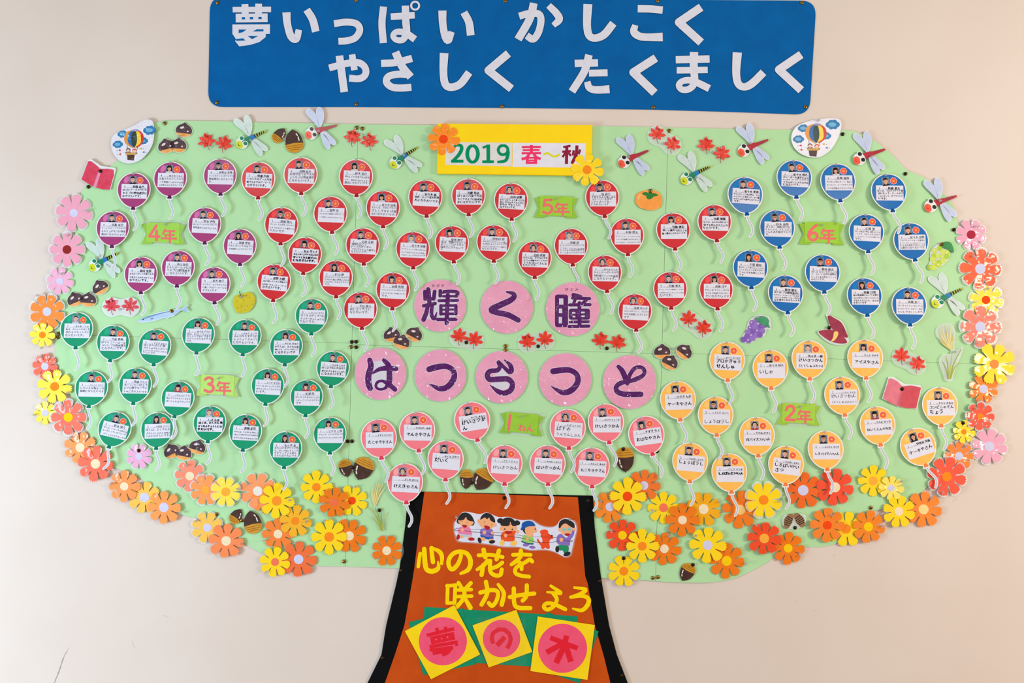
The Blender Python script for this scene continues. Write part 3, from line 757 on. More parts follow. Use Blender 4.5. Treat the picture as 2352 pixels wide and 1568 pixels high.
def portrait(v):
    """Small school portrait print: 0/2/3 short hair, 1 glasses, 4 long hair, 5 bob, 6 tied or red shirt, 7 hood or layered hair."""
    mb = MB(); c = (-3.0, 16.6)
    bg = paper([(128, 132, 150), (120, 124, 142), (140, 146, 164), (122, 128, 150)][v % 4])
    skin = paper([(226, 178, 150), (220, 168, 138), (232, 188, 160)][v % 3]); hair = paper((26, 22, 24)); shirt = paper([(30, 30, 38), (36, 34, 44), (196, 196, 206), (44, 40, 44), (214, 208, 208), (176, 60, 66), (168, 34, 48), (34, 32, 40)][v])
    X = lambda pts: [(c[0] + x, c[1] + y) for x, y in pts]
    mb.poly(X(rect(-8.6, -9.4, 8.6, 9.6)), bg, 0.86, 0.62)
    if v in (4, 7): mb.poly(X(smooth([(-5.6, 5.5), (-6.0, -1), (-4.6, -6.4), (0, -8.3), (4.6, -6.4), (6.0, -1), (5.6, 5.5), (0, 6.5)], 4, True)), hair, 0.9)
    if v == 5: mb.poly(X(smooth([(-5.6, 2.6), (-5.9, -2), (-4.4, -6.6), (0, -8.3), (4.4, -6.6), (5.9, -2), (5.6, 2.6), (0, 3.6)], 4, True)), hair, 0.9)
    if v == 6:
        mb.poly(X(ell(-5.4, -1, 1.6, 2.6)), hair, 0.9); mb.poly(X(ell(5.4, -1, 1.6, 2.6)), hair, 0.9)
    mb.poly(X([(-8.2, 9.6), (-7.2, 6.8), (-3.0, 5.4), (3.0, 5.4), (7.2, 6.8), (8.2, 9.6)]), shirt, 0.94)
    mb.poly(X([(-1.9, 3.0), (1.9, 3.0), (2.2, 5.8), (0, 7.4), (-2.2, 5.8)]), skin, 0.98)
    mb.poly(X(ell(0, -0.9, 4.25, 5.5, n=22)), skin, 1.02)
    if v < 4:
        mb.poly(X(ell(-4.3, -0.6, 0.8, 1.3, n=10)), skin, 1.0); mb.poly(X(ell(4.3, -0.6, 0.8, 1.3, n=10)), skin, 1.0)
    top = {0: [(-4.7, -1.8), (-5.0, -5), (-2.8, -8.2), (2.4, -8.4), (5.0, -5.2), (4.7, -1.8), (3.6, -4.0), (1.6, -4.4), (-1.0, -4.0), (-3.6, -4.2)],
           1: [(-4.7, -1.5), (-5.1, -5), (-2.4, -8.3), (2.6, -8.2), (5.1, -5.0), (4.7, -1.5), (3.5, -3.8), (0.0, -3.4), (-3.6, -4.0)],
           2: [(-4.5, -2.4), (-4.5, -5.6), (-2.2, -7.8), (2.2, -7.8), (4.5, -5.6), (4.5, -2.4), (3.4, -5.0), (0, -5.6), (-3.4, -5.0)],
           3: [(-4.6, -2.2), (-4.8, -5.4), (-2.4, -8.0), (2.4, -8.0), (4.8, -5.4), (4.6, -2.2), (3.2, -4.8), (-3.2, -4.8)],
           4: [(-4.8, 0.5), (-5.2, -4.6), (-2.6, -8.2), (2.6, -8.2), (5.2, -4.6), (4.8, 0.5), (3.6, -2.8), (0, -3.2), (-3.6, -2.8)],
           5: [(-4.9, 0.8), (-5.2, -4.6), (-2.6, -8.2), (2.6, -8.2), (5.2, -4.6), (4.9, 0.8), (3.9, -2.4), (0, -2.6), (-3.9, -2.4)],
           6: [(-4.7, -1.4), (-4.9, -5.2), (-2.6, -8.0), (2.6, -8.0), (4.9, -5.2), (4.7, -1.4), (2.6, -5.0), (0, -5.8), (-2.6, -5.0)],
           7: [(-4.9, 1.4), (-5.3, -4.6), (-2.6, -8.3), (2.6, -8.3), (5.3, -4.6), (4.9, 1.4), (3.9, -3.0), (-1.4, -4.6), (-3.9, -2.0)]}[v]
    mb.poly(X(top), hair, 1.08)
    dark = paper((60, 40, 36))
    for s in (-1, 1):
        mb.poly(X(ell(1.8 * s, -0.9, 0.75, 0.42, n=8)), dark, 1.1)
        mb.stroke(X([(1.0 * s, -2.1), (2.7 * s, -2.1)]), 0.4, hair, 1.1, cap=False)
        if v == 1:
            r = ell(1.9 * s, -0.9, 1.6, 1.2, n=12); mb.stroke(X(r + r[:1]), 0.4, hair, 1.14, cap=False)
    mb.stroke(X([(0, -0.4), (0.35, 1.0), (-0.2, 1.2)]), 0.35, paper((196, 140, 112)), 1.1, cap=False)
    mb.stroke(X([(-1.5, 2.3), (0, 2.8), (1.5, 2.3)]), 0.6, paper((190, 84, 80)), 1.1, cap=False)
    return mb.mesh('portrait_photo')
PORT = [portrait(v) for v in range(8)]
def plain_note(w, h):
    mb = MB(); mb.poly(rect(-w / 2, -h / 2, w / 2, h / 2), note_m, 0.25, 0.0); return mb.mesh('note')
def heading(w, h):
    """Printed words for grade and name with the ruled line under them."""
    mb = MB(); y = -h / 2
    mb.stroke([(-w / 2 + 2.5, y + 9.6), (w / 2 - 3, y + 9.6)], 0.45, greyink, 0.36, cap=False)
    mb.take(TXT['年'], 2.2, -w / 2 + 14, y + 8.8, greyink, 0.36)
    mb.take(TXT['名前'], 2.2, -w / 2 + 20, y + 8.8, greyink, 0.36)
    return mb.mesh('printed_heading')
NW, NH = 60.0, 34.0
NOTE, HEAD = plain_note(NW, NH), heading(NW, NH)

def put_line(mb, s, size_max, x, y, wmax, bold, rnd):
    t = TXT[s]
    if not t[0]: return
    x0, x1, y0, y1 = bbox(t)
    n = max(1, len(s.replace(' ', '')))
    k = min(size_max, wmax / max(0.1, x1 - x0))
    sl = rnd.uniform(-0.02, 0.03)
    ph_ = rnd.uniform(0, 90)
    # unsteady young handwriting: the letters wobble and drift off the line
    v = [(a - x0 + 0.10 * noise.noise((a * 1.1, b * 1.3, ph_)), b + sl * (a - x0) + 0.10 * noise.noise((a * 1.0, b * 1.2, ph_ + 50)) + 0.05 * math.sin(a * 2.1 + ph_)) for a, b in t[0]]
    for dx, dy in ([(0, 0), (0.035, 0.01)], [(0, 0), (0.05, 0.015), (0.085, -0.015)], [(-0.06, -0.03), (0.05, 0.03), (0.11, -0.03), (0, 0.06), (0.16, 0.02)])[bold]:
        mb.take(([(a + dx, b + dy) for a, b in v], t[1]), k, x, y, ink, 0.36)

# ------------------------------------------------------------------ pins
def lathe(prof, m, n=14):
    v, f = [], []
    for d, r in prof:
        for i in range(n):
            a = 2 * math.pi * i / n
            v.append((r * 0.001 * math.cos(a), -d * 0.001, r * 0.001 * math.sin(a)))
    for k in range(len(prof) - 1):
        for i in range(n):
            j = (i + 1) % n
            f.append((k * n + i, k * n + j, (k + 1) * n + j, (k + 1) * n + i))
    f.append(tuple(range(n))); f.append(tuple(range((len(prof) - 1) * n, len(prof) * n))[::-1])
    return v, f, m
def join(parts, name):
    v, f, fm, ms = [], [], [], []
    for pv, pf, m in parts:
        b = len(v); v += pv; ms.append(m)
        for q in pf: f.append(tuple(b + i for i in q)); fm.append(len(ms) - 1)
    me = bpy.data.meshes.new(name); me.from_pydata(v, [], f)
    for m in ms: me.materials.append(m)
    me.polygons.foreach_set('material_index', fm)
    for p in me.polygons: p.use_smooth = True
    return me
steel = mat((190, 188, 186), rough=0.3, metal=1.0)
brass = mat((160, 126, 66), (104, 78, 40), rough=0.28, metal=1.0, nscale=300)
PUSH = join([lathe([(-3.0, 0.45), (2.0, 0.5)], steel, 8), lathe([(0.0, 2.9), (1.0, 3.2), (1.6, 1.9), (4.8, 1.5), (6.2, 2.6), (7.0, 3.0), (7.8, 2.4)], plastic_clear())], 'clear_push_pin')
TACK = join([lathe([(-3.0, 0.5), (0.5, 0.5)], steel, 8), lathe([(-0.3, 4.9), (0.3, 5.0), (1.2, 4.4), (1.9, 3.0), (2.3, 0.6)], brass, 18)], 'brass_thumbtack')
TACKD = join([lathe([(-3.0, 0.5), (0.5, 0.5)], steel, 8), lathe([(-0.3, 4.6), (0.4, 4.8), (1.4, 4.0), (2.0, 2.4), (2.2, 0.6)], mat((70, 54, 36), (40, 30, 22), rough=0.35, metal=0.9, nscale=200), 18)], 'dark_thumbtack')
def pin(me, px, py, d, label, group, tilt=0.0):
    name = {PUSH: 'clear_push_pin', TACK: 'brass_thumbtack', TACKD: 'dark_thumbtack'}[me]
    o = obj(name, me)
    if d > 2.9: d += LIFT
    o.location = at(px, py, d * 0.001)
    o.rotation_euler = (math.radians(tilt), 0, 0)
    tag(o, label, 'push pin' if me is PUSH else 'thumbtack', group)
    return o

# ------------------------------------------------------------------ the balloon cards
rnd = random.Random(4)
FLATTER = {(646.4, 514.6): 1.0, (1643.5, 951.4): 1.2, (1670, 825.6): 1.5, (1311.6, 563.1): 0.0, (259.7, 784.3): 4.0, (615, 884.2): 3.0, (1383.3, 452.3): 1.5}
KM = {}
for k, (cn, fc, kc, hc, *_r) in KIND.items():
    KM[k] = (mat(fc, tuple(v * 0.97 for v in fc), rough=0.42, nscale=40, coat=0.3), paper(kc), paper(hc))
strm = paper((192, 199, 214))
for kd, bx, by, rot, nrot, pv, wt, nm, lines, which in BAL:
    cn, _f, _k, _h, size, tilt, grp = KIND[kd]
    tilt = FLATTER.get((bx, by), tilt * rnd.uniform(0.8, 1.2))
    # the pin sits at the top of the balloon, 36 px above its centre, turned with the card
    r = math.radians(rot)
    L = 38.5 * size
    px, py = bx + math.sin(r) * L, by - math.cos(r) * L
    d0 = 3.7 if tilt == 0 else 4.6
    dw = d0; d0 += LIFT
    mid = d0 + L * S * 1000 * math.sin(math.radians(tilt)) 
    # the card leans out, so move its fixing point to keep its centre on the photographed spot
    f0, f1 = (D - d0 * .001) / D, (D - mid * .001) / D
    px = FW / 2 + (bx - FW / 2) * f1 / f0 + math.sin(r) * L
    py = FH / 2 + (by - FH / 2) * f1 / f0 - math.cos(r) * L
    t = thing('balloon_card', '%s balloon card %s' % (cn, which), 'balloon card', px, py, dw, rot, tilt, 0, size, grp)
    fm, km, hm = KM[kd]
    obj('card', CARD, t)
    fo = obj('balloon_print', FACE, t, None, None, [fm])
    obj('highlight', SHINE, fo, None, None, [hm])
    obj('knot', KNOT, t, None, None, [km])
    obj('string', STRING, t, None, None, [strm])
    dy = 1.2 if kd in 'YK' else 0.0
    p = obj('portrait_photo', PORT[pv], t)
    p.location = (0, 0, -dy * S)
    if kd in 'YK': p.rotation_euler = (0, math.radians((nrot - rot) * 0.5), 0)
    q = obj('rosette_sticker', ROSE, t); q.location = (rnd.uniform(-.5, .8) * S, 0, -(dy + rnd.uniform(-.6, .6)) * S)
    nt = obj('note', NOTE, t, 'white handwritten note')
    nt.location = (1.2 * S, -0.00068, -(43.4 + dy) * S)
    nt.rotation_euler = (0, math.radians(nrot - rot), 0)
    hd = obj('printed_heading', HEAD, nt)
    mb = MB()
    ls = lines.split('|')
    y0 = -NH / 2
    if not (kd == 'K' and 'cake' in which):
        mb.take(TXT[GRADE[kd]], 7.0, -NW / 2 + 6, y0 + 8.8, ink, 0.36)
    put_line(mb, nm, 6.4, -NW / 2 + 26, y0 + 8.6, NW / 2 + 1, min(wt, 1), rnd)
    n = len(ls)
    big = kd in 'YK'
    body = NH - 11.0
    step = min(body / n, 15.0 if big else 7.8)
    if not big: step = min(step, 7.4)
    for i, ln in enumerate(ls):
        sz = min(step * (0.92 if big else 1.02), 10.5 if big else 6.9)
        yy = y0 + 9.6 + step * (i + (0.78 if big else 0.86)) + (3.0 if big and n == 1 else 0)
        put_line(mb, ln, sz, -NW / 2 + (4.5 if big else 2.6) + rnd.uniform(0, 1.5), yy, NW - (8 if big else 4.5), wt, rnd)
    mb.build('writing', nt)
    # clear push pin through the top of the card
    pin(PUSH, px + rnd.uniform(-1.5, 1.5), py + 1.6, dw + 0.6, 'clear pin on %s balloon card %s' % (cn, which), 'clear push pins on the balloon cards', rnd.uniform(4, 14))

# ------------------------------------------------------------------ pink circles with purple letters
pinkc = mat((232, 164, 188), (226, 154, 180), rough=0.38, nscale=16, coat=0.6, bump=1.0, bscale=17.0, bdist=0.035)
purp = mat((76, 4, 88), (84, 12, 96), rough=0.4, nscale=40, coat=0.6, bump=1.0, bscale=22.0, bdist=0.03)
halo = paper((236, 224, 232)); grw = paper((214, 210, 218))
ZE, ZF, ZG, ZH = (780, 500, 5.1065), (1180, 500, 5.1065), (800, 780, 5.8725), (1160, 780, 5.8725)
def disc(px, py, r, label, strokes, Z, holes=(), blocks=(), whites=(), ruby=None, rot=0, sm=True):
    t = thing('letter_disc', label, 'letter disc', px, py, 4.45, 0, 0.25, 0, 1.0, 'pink letter discs')
    mb = MB((px, py))
    mb.poly(ell(px, py, r, r * 1.01, n=56), pinkc, 0.45, 0.0)
    d = mb.build('disc', t)
    mb = MB((px, py))
    rim = ell(px, py, r, r * 1.01, n=56); out = ell(px, py, r + 1.0, (r + 1.0) * 1.01, n=56)
    for i in range(56):
        j = (i + 1) % 56
        mb.poly([rim[i], rim[j], out[j], out[i]], film(0.3), 0.3)
    mb.build('film_rim', t)
    mb = MB((px, py))
    for w in whites: mb.poly(zz(Z, w), grw, 0.56)
    for st in strokes:
        w = st[-1]; k = 1.0 / Z[2]
        ww = [a * k for a in w] if isinstance(w, list) else w * k
        mb.stroke(zz(Z, st[:-1]), [a + 1.8 for a in ww] if isinstance(ww, list) else ww + 1.8, halo, 0.6, sm)
        mb.stroke(zz(Z, st[:-1]), ww, purp, 0.7, sm)
    for b in blocks: mb.poly(zz(Z, b), purp, 0.7)
    for b in holes: mb.poly(zz(Z, b), grw, 0.8)
    mb.build('letter', t)
    if ruby:
        s, zx, zy, sz = ruby
        mb = MB((px, py)); x, y = z1(Z, zx, zy)
        mb.take(TXT[s], sz, x, y, paper((60, 30, 60)), 0.6)
        mb.build('small_reading', t, 'small printed reading above the letter')
    return t
disc(1011, 701.7, 59.3, 'pink disc with dense purple kanji and small reading above, beside the chestnuts', [
    [(1040, 835), (1048, 900), (1055, 1020), 50], [(1000, 865), (1005, 945), 46], [(1115, 865), (1105, 950), 46], [(1000, 952), (1105, 950), 40],
    [(985, 1032), (1120, 1005), 44], [(1035, 1035), (1015, 1120), (985, 1195), [46, 54, 56]], [(1085, 1030), (1078, 1130), (1110, 1185), (1140, 1110), [44, 46, 44, 12]],
    [(1182, 855), (1180, 915), 44], [(1185, 875), (1290, 862), (1385, 875), (1368, 920), 42], [(1215, 920), (1360, 920), 30], [(1165, 972), (1385, 968), 36],
    [(1185, 1030), (1365, 1028), 32], [(1190, 1078), (1360, 1075), 26], [(1185, 1128), (1365, 1125), 32], [(1188, 1030), (1188, 1128), 40], [(1365, 1030), (1365, 1125), 40],
    [(1150, 1192), (1365, 1190), 42], [(1270, 905), (1262, 1080), (1255, 1235), 50]], ZE,
    whites=[[(1020, 860), (1370, 870), (1360, 1190), (1010, 1190)]], ruby=('か が や', 1080, 812, 8.4))
disc(1163.8, 705.2, 60, 'pink disc with a single purple angle-shaped letter between two kanji discs', [
    [(1960, 868), (2035, 890), (2045, 930), (1990, 975), (1880, 1025), (1780, 1078), (1850, 1112), (1980, 1140), (2095, 1200), [22, 52, 64, 70, 74, 74, 68, 68, 62]]], ZE)
disc(1315.1, 710, 61, 'pink disc with purple eye kanji and small reading above', [
    [(700, 905), (780, 925), 50], [(690, 940), (890, 948), 40], [(720, 960), (700, 1010), 36], [(850, 965), (800, 1010), 40], [(655, 1022), (895, 1018), 38],
    [(770, 1000), (772, 1270), 46], [(660, 1222), (880, 1218), 34], [(648, 1275), (880, 1270), 40]], ZF,
    blocks=[rrect(484, 900, 636, 1282, 30), rrect(645, 1065, 893, 1195, 30)],
    holes=[rect(532, 945, 582, 1018), rect(530, 1065, 568, 1118), rect(528, 1162, 566, 1238), rect(684, 1104, 722, 1124), rect(790, 1100, 832, 1120), rect(690, 1148, 722, 1168), rect(795, 1144, 832, 1164)],
    whites=[[(640, 930), (880, 930), (880, 1270), (640, 1270)]], ruby=('ひ と み', 597, 858, 9.0))
disc(874, 858.3, 59, 'pink disc with purple letter of two uprights, beside a green balloon card', [
    [(290, 275), (305, 360), (272, 480), (275, 590), (298, 655), [72, 78, 84, 86, 76]], [(330, 450), (420, 398), (530, 382), (645, 392), [30, 58, 70, 64]],
    [(482, 275), (545, 350), (556, 480), (548, 580), (500, 650), (420, 668), (372, 628), (395, 572), (460, 556), (545, 600), (630, 670), [56, 72, 80, 76, 44, 36, 38, 40, 40, 66, 64]]], ZG,
    whites=[[(340, 290), (450, 280), (520, 400), (520, 650), (400, 665), (310, 640), (310, 450)]])
disc(1011.5, 862, 59, 'pink disc with curved purple letter, under the paired maple leaves', [
    [(1092, 398), (1190, 370), (1310, 358), (1395, 395), (1432, 470), (1405, 560), (1330, 640), (1235, 660), (1150, 625), (1085, 592), [82, 84, 78, 72, 76, 84, 82, 72, 44, 8]]], ZG)
disc(1152.4, 866, 59.5, 'pink disc with knotted purple letter under two brass tacks', [
    [(2028, 305), (2045, 360), (2010, 410), (1910, 425), (1875, 480), (1910, 535), (2040, 530), (2150, 530), (2212, 590), (2190, 680), (2100, 720), (2010, 690), (1908, 605), [60, 60, 62, 70, 74, 76, 76, 76, 72, 76, 72, 62, 8]],
    [(2040, 305), (2100, 370), (2160, 430), [40, 50, 56]], [(2104, 272), (2185, 345), (2200, 425), (2170, 440), [16, 62, 66, 50]]], ZG,
    whites=[[(2050, 330), (2110, 330), (2180, 480), (1940, 490), (2050, 430)], [(1920, 580), (2160, 570), (2180, 640), (2080, 680), (1960, 660)]])
disc(1298, 871.4, 60, 'pink disc with curved purple letter, above the bus driver card', [
    [(650, 425), (750, 412), (860, 408), (950, 450), (985, 525), (960, 610), (880, 690), (780, 712), (690, 670), (614, 620), [84, 82, 78, 72, 76, 82, 84, 72, 44, 8]]], ZH)
disc(1446, 877, 61, 'pink disc with purple ribbon-like letter beside yellow balloon cards', [
    [(1530, 362), (1580, 420), (1620, 510), (1650, 590), [56, 72, 76, 60]], [(1655, 560), (1690, 460), (1750, 385), (1830, 370), (1880, 415), (1860, 480), (1770, 530), (1670, 565), [50, 56, 56, 52, 56, 56, 66, 50]],
    [(1660, 560), (1560, 585), (1500, 635), (1515, 700), (1620, 735), (1830, 735), [50, 68, 66, 70, 76, 76]]], ZH)

# ------------------------------------------------------------------ grade tags
def tag_banner(px, py, s, body, label, rot, c, red, flm, kind='年'):
    t = thing('grade_tag', label, 'grade tag', px, py, 4.4, rot, 0.6, 0, s, 'green grade tags')
    if flm:
        mb = MB(); mb.poly([(-51, -25), (-38, -30), (38, -30), (52, -24), (44, 0), (52, 27), (18, 28), (-20, 27), (-51, 26), (-44, 0)], film(0.25), 0.15); mb.build('clear_film', t)
    lo, hi = lam(tuple(v * 0.94 for v in c)), lam(c)
    for sgn in (-1, 1):
        mb = MB(); mb.poly([(sgn * 30, -21), (sgn * 50, -21), (sgn * 40, 2), (sgn * 50, 25), (sgn * 24, 25), (sgn * 24, -18)], lo, 0.5, 0.0); mb.build('ribbon_tail', t)
    mb = MB(); mb.poly([(-38, -25), (38, -25), (37.5, 21), (-38, 20)], hi, 1.1, 0.5); f = mb.build('ribbon_front', t)
    mb = MB(); rm = paper(red)
    dig = {'1': [[(-28, -18), (-29, 16), 6]], '2': [[(-29, -9), (-24, -17), (-14, -17), (-11, -8), (-18, 2), (-29, 13), 6.4], [(-28, 13.5), (-9, 13.5), 6]],
           '3': [[(-29, -13), (-22, -18), (-13, -15), (-13, -7), (-21, -3), 6], [(-21, -3), (-11, 1), (-10, 10), (-19, 15), (-29, 11), 6.4]],
           '4': [[(-16, -18), (-31, 6), 6], [(-31, 7), (-9, 7), 6], [(-15, -6), (-15, 15), 6.4]],
           '5': [[(-11, -16), (-26, -16), 5.6], [(-26, -16), (-28, -3), 5.4], [(-28, -2), (-20, -5), (-11, -1), (-10, 8), (-18, 15), (-29, 12), 6.2]],
           '6': [[(-12, -18), (-23, -8), (-29, 3), (-25, 13), (-17, 15), (-10, 9), (-12, 1), (-20, -1), (-27, 5), 6.2]]}[body]
    for st in dig: mb.stroke(st[:-1], st[-1], rm, 1.22)
    mb.build('digit', f)
    mb = MB()
    if kind == '年':
        for st in ([(4, -9), (0, 0), 4.6], [(3, -6), (26, -6), 4.2], [(5, 3), (25, 3), 4.0], [(-3, 11), (30, 11), 4.4], [(6, 3), (6, 10), 3.8], [(16, -6), (16, 20), 4.8]):
            mb.stroke(st[:-1], st[-1], rm, 1.22)
    else:
        mb.take(TXT['ねん'], 19, -8, 16, rm, 1.22); mb.take(TXT['ねん'], 19, -7, 16.4, rm, 1.23)
    mb.build('letter', f)
    pin(PUSH, *pinpos[label], 6.0, 'clear pin on the %s' % label, 'clear push pins on the grade tags', 8)
lg, rd = (158, 205, 62), (236, 118, 116)
pinpos = {'green ribbon tag reading fourth year': (381, 515), 'green ribbon tag reading fifth year': (1277, 456), 'green ribbon tag reading sixth year': (1888, 516),
          'pale green ribbon tag reading third year': (502, 868), 'green ribbon tag reading second year': (1838, 933), 'glossy green ribbon tag reading first year': (1200, 955)}
tag_banner(375, 536.5, 1.0, '4', 'green ribbon tag reading fourth year', 1, (160, 210, 82), rd, True)
tag_banner(1277, 475.4, 0.99, '5', 'green ribbon tag reading fifth year', 1, lg, rd, False)
tag_banner(1886.9, 536, 1.04, '6', 'green ribbon tag reading sixth year', 1, lg, rd, False)
tag_banner(500, 885.5, 1.0, '3', 'pale green ribbon tag reading third year', 2, (184, 226, 118), rd, True)
tag_banner(1834, 951, 1.0, '2', 'green ribbon tag reading second year', 2, (166, 208, 72), rd, True)
tag_banner(1198, 973, 0.99, '1', 'glossy green ribbon tag reading first year', 5, (152, 200, 62), rd, True, 'ねん')

# ------------------------------------------------------------------ paper flowers
def petal_outline(R, seed):
    r_ = random.Random(seed); out = []
    for k in range(8):
        a0 = 45 * k
        pr = R * r_.uniform(0.96, 1.03)
        prof = [(0.41, -22.5), (0.54, -19.2), (0.68, -19.4), (0.80, -18.4), (0.90, -15.6), (0.98, -12.0), (0.93, -8.8), (1.01, -5.2), (0.95, -2.0),
                (1.03, 2.2), (0.94, 5.2), (1.0, 8.8), (0.92, 11.2), (0.93, 14.4), (0.82, 18.0), (0.68, 19.4), (0.54, 19.2)]
        for q, da in prof:
            a = math.radians(a0 + da + r_.uniform(-.5, .5))
            out.append((pr * q * math.sin(a), -pr * q * math.cos(a)))
    return out
PET = []
for sd in range(5):
    mb = MB()
    r_ = random.Random(sd + 40); px_ = [r_.uniform(-0.3, 0.8) for _ in range(8)]
    def curl(x, y, px_=px_):
        r = math.hypot(x, y) / 40.0
        a = (math.degrees(math.atan2(x, -y)) % 360) / 45.0
        k = int(round(a)) % 8
        return r * r * px_[k] * 0.8 + 0.3 * r
    mb.sheet(petal_outline(40, sd), ph, 0.4, 6.0, curl, 0.0)
    me = mb.mesh('petals'); PET.append(me)
    for p in me.polygons: p.use_smooth = True
mb = MB(); mb.poly(ell(0, 0, 10, n=28), ph, 0.95, 0.3); CEN = mb.mesh('centre')
def margin_outline(R):
    out = []
    for k in range(8):
        for q, da in ((.56, -22.5), (.72, -20.5), (.9, -19), (1.01, -16), (1.06, -8), (1.08, 0), (1.06, 8), (1.01, 16), (.9, 19), (.72, 20.5)):
            a = math.radians(45 * k + da); out.append((R * q * math.sin(a), -R * q * math.cos(a)))
    return out
mb = MB(); mb.poly(margin_outline(40), film(0.6, 0.06), 0.2); MARG = mb.mesh('clear_margin')
def fpet(c): return mat(c, tuple(v * 0.985 for v in c), rough=0.45, nscale=30, coat=0.5, bump=1.0, bscale=13.0, bdist=0.02)
LAV, CRM, ORG, REDO, YEL, AMB, SAL, BRN = (214, 212, 238), (246, 226, 190), (250, 142, 40), (238, 78, 24), (254, 204, 24), (250, 176, 70), (242, 124, 92), (140, 44, 40)
PK, PKL, OR, YE, CO, AMR, RO, REDF, PY = (240, 166, 186), (242, 178, 204), (246, 140, 54), (254, 214, 22), (242, 110, 88), (244, 180, 40), (240, 112, 36), (236, 78, 32), (250, 226, 96)
ORD = (236, 122, 14)
